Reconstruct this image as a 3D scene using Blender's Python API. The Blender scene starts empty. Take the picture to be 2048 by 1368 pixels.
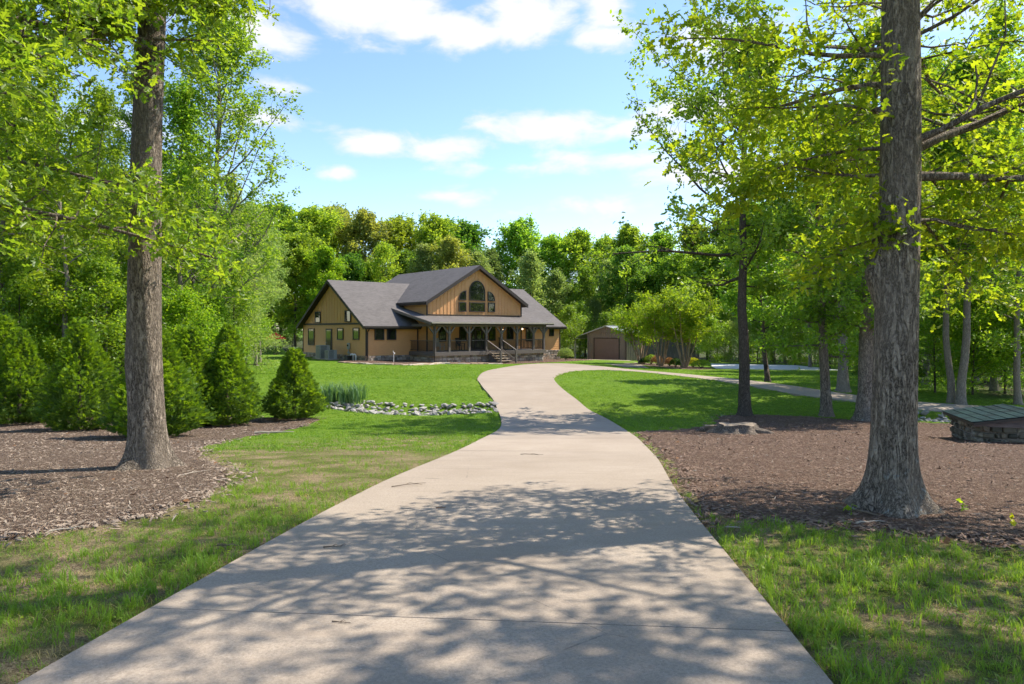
import bpy, math, random
import numpy as np
from mathutils import Vector

# ------------------------------------------------------------------ camera, sky, sun, exposure
scene = bpy.context.scene
COL = scene.collection
EYE = 1.45
cam_d = bpy.data.cameras.new('camera')
cam_d.lens = 24.0; cam_d.sensor_width = 36.0
cam_d.shift_y = -26 / 2048.0
cam_d.clip_start = 0.05; cam_d.clip_end = 4000
cam = bpy.data.objects.new('camera', cam_d)
cam.location = (0, 0, EYE); cam.rotation_euler = (math.radians(90), 0, 0)
COL.objects.link(cam); scene.camera = cam

SUN_H = (0.925, 0.38)                     # horizontal direction towards the sun
SUN_EL = math.radians(51)
sun_d = bpy.data.lights.new('sun', 'SUN')
sun_d.energy = 3.4; sun_d.angle = math.radians(0.53); sun_d.color = (1.0, 0.92, 0.79)
sun = bpy.data.objects.new('sun', sun_d)
_sh = Vector((SUN_H[0], SUN_H[1], 0)).normalized() * math.cos(SUN_EL) + Vector((0, 0, math.sin(SUN_EL)))
sun.rotation_euler = _sh.to_track_quat('Z', 'Y').to_euler()
sun.location = (30, 10, 40)
COL.objects.link(sun)

world = bpy.data.worlds.new('World'); scene.world = world; world.use_nodes = True
def build_world():
    nt = world.node_tree; nt.nodes.clear(); N = nt.nodes.new; L = nt.links.new
    out = N('ShaderNodeOutputWorld')
    sky = N('ShaderNodeTexSky'); sky.sky_type = 'NISHITA'; sky.sun_disc = False
    sky.sun_elevation = SUN_EL; sky.sun_rotation = math.atan2(SUN_H[0], SUN_H[1])
    sky.altitude = 150; sky.air_density = 1.0; sky.dust_density = 0.4; sky.ozone_density = 1.6
    bg = N('ShaderNodeBackground'); bg.inputs[1].default_value = 0.112
    hsv = N('ShaderNodeHueSaturation'); hsv.inputs['Saturation'].default_value = 1.08
    hsv.inputs['Hue'].default_value = 0.504
    L(sky.outputs[0], hsv.inputs['Color']); L(hsv.outputs[0], bg.inputs[0])
    tc = N('ShaderNodeTexCoord'); sep = N('ShaderNodeSeparateXYZ'); L(tc.outputs['Generated'], sep.inputs[0])
    def math_(op, a, b=None, c=None, clamp=False):
        n = N('ShaderNodeMath'); n.operation = op; n.use_clamp = clamp
        for i, v in enumerate((a, b, c)):
            if v is None: continue
            if isinstance(v, (int, float)): n.inputs[i].default_value = v
            else: L(v, n.inputs[i])
        return n.outputs[0]
    az = math_('ARCTAN2', sep.outputs[0], sep.outputs[1])
    el = math_('ARCSINE', sep.outputs[2])
    comb = N('ShaderNodeCombineXYZ'); L(az, comb.inputs[0]); L(math_('MULTIPLY', el, 2.1), comb.inputs[1])
    nz = N('ShaderNodeTexNoise'); nz.inputs['Scale'].default_value = 11; nz.inputs['Detail'].default_value = 7
    nz.inputs['Roughness'].default_value = 0.58; nz.inputs['Distortion'].default_value = 0.25
    L(comb.outputs[0], nz.inputs['Vector'])
    # drifting fair-weather clouds: (azimuth, elevation, half width, half height, weight)
    clouds = [(-.215, .435, .10, .044, 1.05), (-.275, .45, .06, .028, .8), (-.15, .415, .08, .03, .85), (-.07, .41, .07, .03, 1.0), (.02, .43, .075, .038, 1.1), (.14, .43, .038, .036, .95),
              (.135, .405, .055, .02, .9), (-.345, .39, .06, .03, 1.1), (-.42, .455, .06, .04, .9), (-.335, .327, .035, .014, .8),
              (-.335, .285, .05, .012, .5), (-.195, .258, .05, .019, 1.0), (-.1, .257, .08, .018, .75), (.06, .285, .10, .024, .95),
              (.13, .28, .10, .022, .9), (.02, .232, .12, .012, .5), (.16, .24, .12, .018, .5), (-.25, .217, .024, .011, .9),
              (-.085, .192, .05, .014, .85), (.13, .175, .1, .014, .45), (.3, .38, .08, .03, .9), (.27, .3, .1, .02, .9),
              (.3, .22, .12, .02, .8), (-.55, .42, .14, .05, .9), (.62, .40, .15, .04, .8), (-.6, .25, .12, .02, .7)]
    acc = None
    for a, e, ra, re, w in clouds:
        dx = math_('MULTIPLY', math_('SUBTRACT', az, a), 1 / ra)
        dy = math_('MULTIPLY', math_('SUBTRACT', el, e), 1 / (re*.88))
        r = math_('SQRT', math_('ADD', math_('MULTIPLY', dx, dx), math_('MULTIPLY', dy, dy)))
        v = math_('MULTIPLY', math_('SUBTRACT', 1.0, math_('MULTIPLY', r, .8)), w*.95)
        acc = v if acc is None else math_('MAXIMUM', acc, v)
    acc = math_('MAXIMUM', acc, -1.2)
    # the rest of the sky carries the same kind of clouds
    n2 = N('ShaderNodeTexNoise'); n2.inputs['Scale'].default_value = 3.2; n2.inputs['Detail'].default_value = 3
    L(comb.outputs[0], n2.inputs['Vector'])
    outside = math_('SUBTRACT', math_('MULTIPLY', n2.outputs[0], 4.5), 2.75)
    wv = math_('MULTIPLY', math_('SUBTRACT', math_('ABSOLUTE', az), .75), 5, clamp=True)
    acc = math_('MAXIMUM', acc, math_('ADD', math_('MULTIPLY', outside, wv), math_('MULTIPLY', math_('SUBTRACT', wv, 1), 2)))
    nn = math_('MULTIPLY', math_('SUBTRACT', nz.outputs[0], .5), 2.3)
    dens = math_('ADD', acc, nn)
    mr = N('ShaderNodeMapRange'); mr.interpolation_type = 'SMOOTHSTEP'
    mr.inputs[1].default_value = -.12; mr.inputs[2].default_value = .62; L(dens, mr.inputs[0])
    cb = N('ShaderNodeBackground'); cr = N('ShaderNodeMapRange')
    cr.inputs[1].default_value = .1; cr.inputs[2].default_value = 1.3; cr.inputs[3].default_value = .40; cr.inputs[4].default_value = .48
    L(dens, cr.inputs[0]); cb.inputs[0].default_value = (.965, .975, 1, 1); L(cr.outputs[0], cb.inputs[1])
    up = N('ShaderNodeMapRange'); up.inputs[1].default_value = .02; up.inputs[2].default_value = .12; L(el, up.inputs[0])
    fac = math_('MULTIPLY', math_('MULTIPLY', mr.outputs[0], .93), up.outputs[0])
    mix = N('ShaderNodeMixShader'); L(fac, mix.inputs[0]); L(bg.outputs[0], mix.inputs[1]); L(cb.outputs[0], mix.inputs[2])
    L(mix.outputs[0], out.inputs[0])
build_world()
scene.view_settings.view_transform = 'Standard'; scene.view_settings.look = 'None'
scene.view_settings.gamma = 1.0; scene.view_settings.exposure = 1.36
scene.render.engine = 'CYCLES'
scene.cycles.max_bounces = 5; scene.cycles.diffuse_bounces = 3; scene.cycles.transmission_bounces = 4
scene.cycles.glossy_bounces = 2; scene.cycles.transparent_max_bounces = 4
scene.cycles.use_adaptive_sampling = True; scene.cycles.adaptive_threshold = 0.02
scene.cycles.sample_clamp_indirect = 6

# ------------------------------------------------------------------ terrain
PY = np.array([-60, -10, 0, 3.6, 8, 15, 21.5, 24, 27, 32, 40, 55, 75, 85, 120, 3000.])
PZ = np.array([1.2, .35, 0, -.17, -.44, -1.05, -1.5, -1.5, -1.28, -.98, -1.15, -1.6, -1.85, -2.2, -2.3, -2.3])
def _pchip(X, Y):
    h = np.diff(X); d = np.diff(Y) / h; m = np.zeros_like(Y)
    for i in range(1, len(X) - 1):
        if d[i-1] * d[i] > 0:
            w1 = 2*h[i] + h[i-1]; w2 = h[i] + 2*h[i-1]; m[i] = (w1 + w2) / (w1/d[i-1] + w2/d[i])
    def f(x):
        x = np.clip(x, X[0], X[-1]); i = np.clip(np.searchsorted(X, x) - 1, 0, len(X) - 2)
        t = (x - X[i]) / h[i]
        return (2*t**3 - 3*t**2 + 1)*Y[i] + (t**3 - 2*t*t + t)*h[i]*m[i] + (-2*t**3 + 3*t*t)*Y[i+1] + (t**3 - t*t)*h[i]*m[i+1]
    return f
_P = _pchip(PY, PZ)
def ss(a, b, x):
    t = np.clip((x - a) / (b - a), 0, 1); return t*t*(3 - 2*t)
def _ramp(x, cap):
    s = np.where(x > 20, x, np.log1p(np.exp(np.minimum(x, 20)))); return cap*np.tanh(s/cap)
def g(x, y):
    x = np.asarray(x, float); y = np.asarray(y, float)
    return _P(y) - .03*_ramp(x-6, 14)*ss(12, 25, y) + .03*_ramp(-x, 16)*ss(32, 55, y)
def gz(x, y): return float(g(x, y))
def lump(x, y, s=1.0):
    x = np.asarray(x)*s; y = np.asarray(y)*s
    return (np.sin(x*1.3 + 2*np.sin(y*.7)) + np.sin(y*1.7 + 1.5*np.sin(x*.9 + 1)) + .6*np.sin(x*3.1 + y*2.3) + .5*np.sin(x*5.3 - y*4.1 + 2) + .3*np.sin(9.1*x + 7.7*y)) / 3.4
def inside(poly, x, y):
    c = np.zeros(np.shape(x), bool); n = len(poly); j = n - 1
    for i in range(n):
        xi, yi = poly[i]; xj, yj = poly[j]
        if yi != yj:
            c ^= ((yi > y) != (yj > y)) & (x < (xj - xi)*(y - yi)/(yj - yi) + xi)
        j = i
    return c
def edge_dist(poly, x, y, closed=True):
    d = np.full(np.shape(x), 1e9); n = len(poly)
    for i in range(n if closed else n - 1):
        ax, ay = poly[i]; bx, by = poly[(i+1) % n]; ux, uy = bx-ax, by-ay; l2 = ux*ux + uy*uy + 1e-12
        t = np.clip(((x-ax)*ux + (y-ay)*uy)/l2, 0, 1)
        d = np.minimum(d, np.hypot(x-ax-t*ux, y-ay-t*uy))
    return d

# ------------------------------------------------------------------ helpers
rnd = random.Random(7)
def prop(o, label=None, cat=None, group=None, kind=None):
    if label: o['label'] = label
    if cat: o['category'] = cat
    if group: o['group'] = group
    if kind: o['kind'] = kind
    return o
def link(o, parent=None):
    COL.objects.link(o)
    if parent is not None: o.parent = parent
    return o
def empty(name, loc, rz=0, label=None, cat=None, group=None, kind=None):
    o = bpy.data.objects.new(name, None); o.location = loc; o.rotation_euler = (0, 0, rz); o.empty_display_size = .3
    COL.objects.link(o); return prop(o, label, cat, group, kind)
def copy_tree(o, parent=None):
    c = o.copy(); COL.objects.link(c); c.parent = parent
    for ch in list(o.children): copy_tree(ch, c)
    return c
def np_mesh(name, V, Fs, smooth=False):
    """V (n,3); Fs list of (m,k) index arrays"""
    me = bpy.data.meshes.new(name); V = np.asarray(V, np.float32)
    me.vertices.add(len(V)); me.vertices.foreach_set('co', V.ravel())
    loops = np.concatenate([f.ravel() for f in Fs]).astype(np.int32)
    sizes = np.concatenate([np.full(len(f), f.shape[1], np.int32) for f in Fs])
    starts = np.concatenate([[0], np.cumsum(sizes)[:-1]]).astype(np.int32)
    me.loops.add(len(loops)); me.loops.foreach_set('vertex_index', loops)
    me.polygons.add(len(sizes)); me.polygons.foreach_set('loop_start', starts); me.polygons.foreach_set('loop_total', sizes)
    me.update(calc_edges=True)
    me.polygons.foreach_set('use_smooth', np.full(len(sizes), smooth, bool))
    return me
def attr(me, name, vals, typ='FLOAT'):
    a = me.attributes.new(name, typ, 'POINT')
    a.data.foreach_set('vector' if typ == 'FLOAT_VECTOR' else 'value', np.asarray(vals).ravel())
class MB:
    def __init__(s): s.v = []; s.f = []
    def pts(s, pts, faces):
        b = len(s.v); s.v += [tuple(p) for p in pts]; s.f += [tuple(b + i for i in f) for f in faces]; return s
    def hexa(s, p):   # 8 points: bottom 0-3 ccw, top 4-7
        return s.pts(p, [(3,2,1,0), (4,5,6,7), (0,1,5,4), (1,2,6,5), (2,3,7,6), (3,0,4,7)])
    def box(s, x0, x1, y0, y1, z0, z1):
        return s.hexa([(x0,y0,z0),(x1,y0,z0),(x1,y1,z0),(x0,y1,z0),(x0,y0,z1),(x1,y0,z1),(x1,y1,z1),(x0,y1,z1)])
    def prism(s, poly, M):    # poly 2d list, M(a,b,t) -> 3d, t 0..1
        n = len(poly)
        return s.pts([M(a, b, 0) for a, b in poly] + [M(a, b, 1) for a, b in poly],
                     [tuple(range(n))[::-1], tuple(range(n, 2*n))] + [(i, (i+1) % n, n+(i+1) % n, n+i) for i in range(n)])
    def bar(s, p, q, w, h=None, up=(0,0,1)):
        p = Vector(p); q = Vector(q); d = (q-p).normalized(); h = h or w
        a = d.cross(Vector(up))
        if a.length < 1e-3: a = d.cross(Vector((1,0,0)))
        a.normalize(); b = a.cross(d).normalized(); a *= w/2; b *= h/2
        return s.hexa([p-a-b, p+a-b, q+a-b, q-a-b, p-a+b, p+a+b, q+a+b, q-a+b])
    def tube(s, P, R, n=8, cap=True):
        P = [Vector(p) for p in P]; b0 = len(s.v)
        for i, p in enumerate(P):
            d = (P[min(i+1, len(P)-1)] - P[max(i-1, 0)]).normalized()
            a = d.cross(Vector((0,0,1))) if abs(d.z) < .95 else d.cross(Vector((1,0,0)))
            a.normalize(); b = d.cross(a); r = R[i] if hasattr(R, '__len__') else R
            s.v += [tuple(p + (a*math.cos(2*math.pi*k/n) + b*math.sin(2*math.pi*k/n))*r) for k in range(n)]
        for i in range(len(P)-1):
            for k in range(n):
                s.f.append((b0+i*n+k, b0+i*n+(k+1) % n, b0+(i+1)*n+(k+1) % n, b0+(i+1)*n+k))
        if cap:
            s.f.append(tuple(b0+k for k in range(n))[::-1]); s.f.append(tuple(b0+(len(P)-1)*n+k for k in range(n)))
        return s
    def mesh(s, name, mat=None, smooth=False, bevel=0):
        me = bpy.data.meshes.new(name); me.from_pydata(s.v, [], s.f); me.update()
        import bmesh
        bm = bmesh.new(); bm.from_mesh(me); bmesh.ops.recalc_face_normals(bm, faces=bm.faces)
        if bevel: bmesh.ops.bevel(bm, geom=bm.edges[:], offset=bevel, segments=1, affect='EDGES', clamp_overlap=True)
        bm.to_mesh(me); bm.free()
        if smooth: me.polygons.foreach_set('use_smooth', np.ones(len(me.polygons), bool))
        if mat: me.materials.append(mat)
        return me
    def build(s, name, mat, parent=None, smooth=False, bevel=0, **kw):
        o = bpy.data.objects.new(name, s.mesh(name, mat, smooth, bevel)); link(o, parent); return prop(o, **kw)

# ------------------------------------------------------------------ materials
MATS = {}
class NT:
    def __init__(s, name):
        s.m = bpy.data.materials.new(name); s.m.use_nodes = True; s.t = s.m.node_tree; s.t.nodes.clear()
        s.out = s.n('ShaderNodeOutputMaterial')
    def n(s, k, **kw):
        o = s.t.nodes.new(k)
        for a, b in kw.items(): setattr(o, a, b)
        return o
    def l(s, a, b): s.t.links.new(a, b)
    def val(s, sock, v):
        if isinstance(v, bpy.types.NodeSocket): s.l(v, sock)
        elif isinstance(v, (tuple, list)): sock.default_value = (*v, 1) if len(v) == 3 and sock.type == 'RGBA' else v
        else: sock.default_value = v
    def coord(s, scale=(1,1,1), which='Object'):
        tc = s.n('ShaderNodeTexCoord'); mp = s.n('ShaderNodeMapping'); mp.inputs['Scale'].default_value = scale
        if which == 'Position':
            ge = s.n('ShaderNodeNewGeometry'); s.l(ge.outputs['Position'], mp.inputs[0])
        else: s.l(tc.outputs[which], mp.inputs[0])
        return mp.outputs[0]
    def noise(s, vec, scale, detail=4, rough=.55, dist=0):
        o = s.n('ShaderNodeTexNoise'); s.l(vec, o.inputs['Vector']); o.inputs['Scale'].default_value = scale
        o.inputs['Detail'].default_value = detail; o.inputs['Roughness'].default_value = rough; o.inputs['Distortion'].default_value = dist
        return o.outputs[0]
    def voro(s, vec, scale, feature='F1', rand=1):
        o = s.n('ShaderNodeTexVoronoi', feature=feature); s.l(vec, o.inputs['Vector']); o.inputs['Scale'].default_value = scale
        o.inputs['Randomness'].default_value = rand; return o
    def rng(s, v, a, b, c=0, d=1, smooth=False):
        o = s.n('ShaderNodeMapRange'); o.interpolation_type = 'SMOOTHSTEP' if smooth else 'LINEAR'; s.l(v, o.inputs[0])
        for i, x in enumerate((a, b, c, d)): o.inputs[i+1].default_value = x
        return o.outputs[0]
    def mth(s, op, a, b=0):
        o = s.n('ShaderNodeMath', operation=op); s.val(o.inputs[0], a); s.val(o.inputs[1], b); return o.outputs[0]
    def mix(s, f, a, b, blend='MIX'):
        o = s.n('ShaderNodeMix', data_type='RGBA', blend_type=blend); s.val(o.inputs[0], f); s.val(o.inputs[6], a); s.val(o.inputs[7], b); return o.outputs[2]
    def ramp(s, v, stops):
        o = s.n('ShaderNodeValToRGB'); s.l(v, o.inputs[0]); e = o.color_ramp.elements
        while len(e) < len(stops): e.new(.5)
        for k, (p, c) in zip(e, stops): k.position = p; k.color = (*c, 1)
        return o.outputs[0]
    def bump(s, h, strength=.5, dist=.02):
        o = s.n('ShaderNodeBump'); s.l(h, o.inputs['Height']); o.inputs['Strength'].default_value = strength; o.inputs['Distance'].default_value = dist; return o.outputs[0]
    def attr(s, name):
        o = s.n('ShaderNodeAttribute'); o.attribute_name = name; return o.outputs['Fac']
    def pbr(s, color, rough=.6, spec=.4, normal=None, metal=0, finish=True):
        b = s.n('ShaderNodeBsdfPrincipled'); s.val(b.inputs['Base Color'], color); s.val(b.inputs['Roughness'], rough)
        b.inputs['Specular IOR Level'].default_value = spec; b.inputs['Metallic'].default_value = metal
        if normal is not None: s.l(normal, b.inputs['Normal'])
        if finish: s.l(b.outputs[0], s.out.inputs[0])
        return b
def paint(name, c, rough=.55, var=.12, scale=6, spec=.35, bump=.15, grain=(1,1,1)):
    t = NT(name); v = t.coord(grain); nz = t.noise(v, scale, 5); n2 = t.noise(v, scale*9, 3)
    lo = tuple(x*(1-var) for x in c); hi = tuple(min(1, x*(1+var)) for x in c)
    col = t.mix(t.rng(nz, .3, .7), lo, hi); col = t.mix(t.rng(n2, .3, .7, 0, .35), col, tuple(x*.75 for x in c))
    t.pbr(col, rough, spec, t.bump(n2, bump, .01)); MATS[name] = t.m; return t.m
def leafmat(name, c1, c2, trans=.42, tcol=None, rough=.5, objvar=.35, spec=.25):
    t = NT(name); ge = t.n('ShaderNodeNewGeometry'); oi = t.n('ShaderNodeObjectInfo')
    col = t.mix(ge.outputs['Random Per Island'], c1, c2)
    h = t.n('ShaderNodeHueSaturation'); t.l(col, h.inputs['Color'])
    t.l(t.rng(oi.outputs['Random'], 0, 1, .5-.035*objvar, .5+.035*objvar), h.inputs['Hue'])
    t.l(t.rng(t.mth('FRACT', t.mth('MULTIPLY', oi.outputs['Random'], 7.31)), 0, 1, 1-.4*objvar, 1+.4*objvar), h.inputs['Value'])
    b = t.pbr(h.outputs[0], rough, spec, finish=False)
    tr = t.n('ShaderNodeBsdfTranslucent'); tc = t.mix(.8, h.outputs[0], tcol or (1.5, 1.35, .45), 'MULTIPLY')
    h2 = t.n('ShaderNodeHueSaturation'); h2.inputs['Value'].default_value = 1.9; t.l(tc, h2.inputs['Color']); t.l(h2.outputs[0], tr.inputs[0])
    mx = t.n('ShaderNodeMixShader'); mx.inputs[0].default_value = trans; t.l(b.outputs[0], mx.inputs[1]); t.l(tr.outputs[0], mx.inputs[2])
    t.l(mx.outputs[0], t.out.inputs[0]); MATS[name] = t.m; return t.m
def barkmat(name, dark, light, sc=13, stretch=.22, bump=.9, lichen=0.0):
    t = NT(name); v = t.coord((1, 1, stretch))
    n1 = t.noise(v, sc, 5, .6, .8); n2 = t.noise(t.coord((1, 1, stretch*2.2)), sc*1.7, 4, .6, .5)
    r1 = t.rng(t.mth('ABSOLUTE', t.mth('SUBTRACT', n1, .5)), 0, .13, smooth=True); r2 = t.rng(t.mth('ABSOLUTE', t.mth('SUBTRACT', n2, .5)), 0, .12, smooth=True)
    fine = t.noise(t.coord((1, 1, .5)), sc*5, 4, .7); big = t.noise(t.coord((1, 1, .5)), 2.1, 4)
    hgt = t.mth('ADD', t.mth('ADD', t.mth('MULTIPLY', r1, .55), t.mth('MULTIPLY', r2, .35)), t.mth('MULTIPLY', fine, .5))
    col = t.mix(t.rng(hgt, .2, 1.15), dark, light); col = t.mix(t.rng(big, .4, .65, 0, .55), col, t.mix(.5, dark, light)); col = t.mix(t.rng(fine, .55, .75, 0, .35), col, tuple(min(1, x*1.35) for x in light))
    if lichen:
        z = t.n('ShaderNodeSeparateXYZ'); t.l(t.coord(), z.inputs[0])
        li = t.noise(t.coord(), 9, 5, .65); lo = t.rng(z.outputs[2], 0, 1.5, .53, .74)
        m = t.mth('MULTIPLY', t.rng(t.mth('SUBTRACT', li, lo), 0, .06), lichen); col = t.mix(t.mth('MULTIPLY', m, t.rng(hgt, .4, .9)), col, (.38, .41, .39))
    t.pbr(col, .92, .12, t.bump(hgt, bump, .035)); MATS[name] = t.m; return t.m

# paints and house materials
paint('siding_ochre', (.70, .365, .15), .6, .08, 3, grain=(1, 1, 6))
paint('trim_brown', (.052, .042, .036), .55, .15)
paint('soffit_brown', (.035, .027, .022), .7, .15)
paint('post_taupe', (.15, .128, .11), .65, .15, 5, grain=(6, 6, 1))
paint('rail_black', (.022, .02, .02), .5, .1)
paint('deck_grey', (.17, .155, .145), .7, .15, 4)
paint('step_tan', (.47, .37, .26), .75, .12)
paint('gutter_tan', (.42, .38, .32), .45, .06)
paint('metal_taupe', (.19, .165, .135), .45, .07, 2, spec=.5)
paint('metal_roof', (.42, .44, .45), .35, .08, 2, spec=.6)
paint('door_taupe', (.165, .118, .098), .55, .07, 3)
paint('white_post', (.6, .58, .54), .5, .06)
paint('ac_grey', (.36, .37, .35), .5, .06); paint('ac_dark', (.06, .065, .065), .6, .1)
paint('pvc_white', (.78, .77, .74), .4, .04); paint('black_box', (.03, .03, .03), .5, .1)
paint('chair_dark', (.03, .03, .035), .5, .1); paint('chair_pale', (.5, .43, .34), .6, .1)
paint('red_cloth', (.62, .035, .03), .8, .1); paint('pad_white', (.62, .6, .56), .8, .06, 1)
paint('cut_wood', (.24, .185, .13), .85, .25, 9); paint('old_board', (.17, .135, .13), .85, .3, 6, grain=(1, 1, 5))
paint('stick', (.14, .105, .075), .9, .3, 9); paint('stick_pale', (.40, .34, .27), .9, .2, 9); paint('dead_leaf', (.16, .075, .03), .8, .3, 9)
for i, c in enumerate([(.42, .35, .28), (.31, .25, .20), (.48, .42, .35), (.22, .19, .155), (.38, .28, .20)]):
    paint('stone_%d' % i, c, .9, .28, 5, spec=.2, bump=.6)
for i, c in enumerate([(.50, .47, .42), (.40, .375, .34), (.30, .285, .27), (.56, .52, .46)]):
    paint('riprap_%d' % i, tuple(q*.72 for q in c), .88, .25, 4, spec=.2, bump=.6)
for i, c in enumerate([(.006, .022, .024), (.009, .030, .033), (.004, .016, .018), (.012, .035, .034)]):
    paint('green_shingle_%d' % i, c, .9, .2, 20, spec=.1, bump=.5)
for i, c in enumerate([(.13, .115, .085), (.18, .15, .11), (.09, .085, .065), (.22, .195, .15)]):
    paint('moss_stone_%d' % i, c, .92, .35, 9, spec=.15, bump=.7)
def m_glass():
    t = NT('glass'); v = t.coord(); nz = t.noise(v, 1.2, 2)
    t.pbr((.012, .014, .014), .03, 1.0, t.bump(nz, .02, .05)); MATS['glass'] = t.m
m_glass()
def m_shingle():
    t = NT('roof_shingle'); v = t.coord(); tc = t.n('ShaderNodeTexCoord')
    wv = t.n('ShaderNodeTexWave', wave_type='BANDS', bands_direction='Z', wave_profile='SAW'); t.l(v, wv.inputs[0]); wv.inputs['Scale'].default_value = 4.4; wv.inputs['Distortion'].default_value = .1
    vo = t.voro(t.coord((3.2, 3.2, 14)), 1.0); n1 = t.noise(v, 40, 3); n2 = t.noise(v, .8, 4)
    c = t.mix(vo.outputs['Color'], (.122, .112, .106), (.20, .182, .172)); c = t.mix(t.rng(n1, .3, .7, 0, .5), c, (.085, .075, .07))
    c = t.mix(t.rng(n2, .35, .65, 0, .3), c, (.215, .195, .182)); c = t.mix(t.mth('MULTIPLY', wv.outputs[0], .45), c, (.05, .045, .043))
    t.pbr(c, .92, .2, t.bump(t.mth('ADD', n1, wv.outputs[0]), .5, .02)); MATS['roof_shingle'] = t.m
m_shingle()
def m_ground():
    t = NT('ground'); v = t.coord((1, 1, 1), 'Position')
    big = t.noise(v, .22, 4); mid = t.noise(v, 1.7, 5); fin = t.noise(v, 26, 5, .7); vf = t.noise(v, 90, 3, .7)
    lush = t.attr('lush'); wood = t.attr('wood')
    lawn = t.mix(t.rng(mid, .3, .7), (.105, .205, .014), (.165, .275, .020)); lawn = t.mix(t.rng(big, .35, .7, 0, .55), lawn, (.20, .275, .028))
    lawn = t.mix(t.rng(fin, .35, .7, 0, .65), lawn, (.045, .100, .010))
    soil = t.mix(t.rng(fin, .4, .6), (.10, .065, .038), (.30, .215, .13)); soil = t.mix(t.rng(vf, .45, .6, 0, .8), soil, (.42, .34, .2))
    poor = t.mix(t.rng(mid, .36, .62), soil, (.115, .135, .03))
    c = t.mix(lush, poor, lawn)
    floor_ = t.mix(t.rng(mid, .35, .65), (.06, .042, .025), (.05, .085, .015)); c = t.mix(wood, c, floor_)
    t.pbr(c, .95, .1, t.bump(t.mth('ADD', fin, t.mth('MULTIPLY', vf, .6)), .9, .05)); MATS['ground'] = t.m
m_ground()
def m_mulch(name, a, b, c3):
    t = NT(name); v = t.coord((1, 1, 1), 'Position'); w = t.noise(v, 5, 3)
    d = t.n('ShaderNodeVectorMath', operation='ADD'); sc = t.n('ShaderNodeVectorMath', operation='SCALE'); no = t.n('ShaderNodeTexNoise'); no.inputs['Scale'].default_value = 9
    t.l(v, no.inputs[0]); t.l(no.outputs['Color'], sc.inputs[0]); sc.inputs['Scale'].default_value = .12; t.l(v, d.inputs[0]); t.l(sc.outputs[0], d.inputs[1])
    vo = t.voro(d.outputs[0], 34); vo2 = t.voro(v, 70); big = t.noise(v, .6, 4)
    s = t.n('ShaderNodeSeparateColor'); t.l(vo.outputs['Color'], s.inputs[0])
    c = t.mix(s.outputs[0], a, b); c = t.mix(t.rng(s.outputs[1], .72, .95), c, c3); c = t.mix(t.rng(vo2.outputs['Distance'], 0, .6, .55, 0), c, tuple(x*.25 for x in a))
    c = t.mix(t.rng(big, .35, .7, 0, .5), c, tuple(x*.7 for x in b))
    t.pbr(c, .95, .12, t.bump(t.mth('ADD', vo.outputs['Distance'], vo2.outputs['Distance']), 1.0, .04)); MATS[name] = t.m
m_mulch('mulch_grey', (.095, .062, .045), (.235, .165, .12), (.42, .33, .25))
m_mulch('mulch_red', (.10, .06, .042), (.225, .142, .10), (.38, .28, .21))
def m_concrete():
    t = NT('concrete'); v = t.coord((1, 1, 1), 'Position'); oi = t.n('ShaderNodeObjectInfo')
    n1 = t.noise(v, 1.1, 5); n2 = t.noise(v, 55, 4, .7); n3 = t.noise(v, 180, 2); st = t.noise(t.coord((.5, 2, 1), 'Position'), 2.3, 5, .6, .6)
    sp = t.voro(v, 45); fleck = t.rng(sp.outputs['Distance'], .0, .13, 1, 0)
    c = t.mix(t.rng(n1, .3, .7), (.315, .255, .196), (.38, .315, .25)); c = t.mix(t.rng(n2, .42, .62, 0, .75), c, (.235, .19, .148))
    c = t.mix(t.rng(st, .48, .7, 0, .55), c, (.26, .208, .16)); c = t.mix(t.rng(t.noise(t.coord((1, 1, 1), 'Position'), .35, 4), .5, .68, 0, .35), c, (.24, .19, .145)); c = t.mix(t.mth('MULTIPLY', fleck, .75), c, (.15, .12, .095))
    c = t.mix(t.rng(n3, .6, .75, 0, .6), c, (.6, .54, .47))
    cr = t.voro(t.coord((.22, .22, .22), 'Position'), 1, 'DISTANCE_TO_EDGE'); 
    wv = t.noise(v, 2.5, 4); ck = t.mth('MULTIPLY', t.rng(cr.outputs['Distance'], 0, .0016, 1, 0), t.rng(wv, .52, .6)); c = t.mix(t.mth('MULTIPLY', ck, .7), c, (.12, .1, .08))
    h = t.n('ShaderNodeHueSaturation'); t.l(c, h.inputs['Color']); t.l(t.rng(oi.outputs['Random'], 0, 1, .95, 1.05), h.inputs['Value'])
    t.pbr(h.outputs[0], .9, .2, t.bump(t.mth('ADD', n2, t.mth('MULTIPLY', n3, .5)), .35, .008)); MATS['concrete'] = t.m
m_concrete()
barkmat('bark_oak', (.05, .037, .028), (.46, .38, .30), 19, .2, 1.0, .0)
barkmat('bark_oak_lichen', (.045, .034, .026), (.52, .43, .34), 19, .2, 1.0, .85)
barkmat('bark_dark', (.035, .028, .022), (.18, .145, .115), 20, .25, .8)
barkmat('bark_pale', (.12, .10, .08), (.33, .29, .235), 22, .3, .5)
barkmat('bark_smooth', (.22, .15, .10), (.42, .31, .21), 9, .15, .2)
leafmat('leaf_oak', (.105, .18, .014), (.24, .29, .02), .52, (1.5, 1.35, .35), objvar=.2)
leafmat('leaf_oak_green', (.085, .165, .016), (.19, .265, .02), .54, spec=.45, rough=.42, objvar=.2)
leafmat('leaf_mid', (.09, .18, .018), (.18, .275, .028), .5, rough=.4, spec=.5)
leafmat('leaf_pale', (.14, .21, .055), (.25, .31, .10), .42, (1.3, 1.25, .6))
leafmat('leaf_yellow', (.105, .205, .014), (.205, .285, .02), .5, objvar=.25)
leafmat('leaf_forest', (.12, .215, .022), (.215, .305, .038), .5, objvar=.5)
leafmat('leaf_olive', (.16, .21, .045), (.26, .29, .07), .45, objvar=.2)
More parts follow.
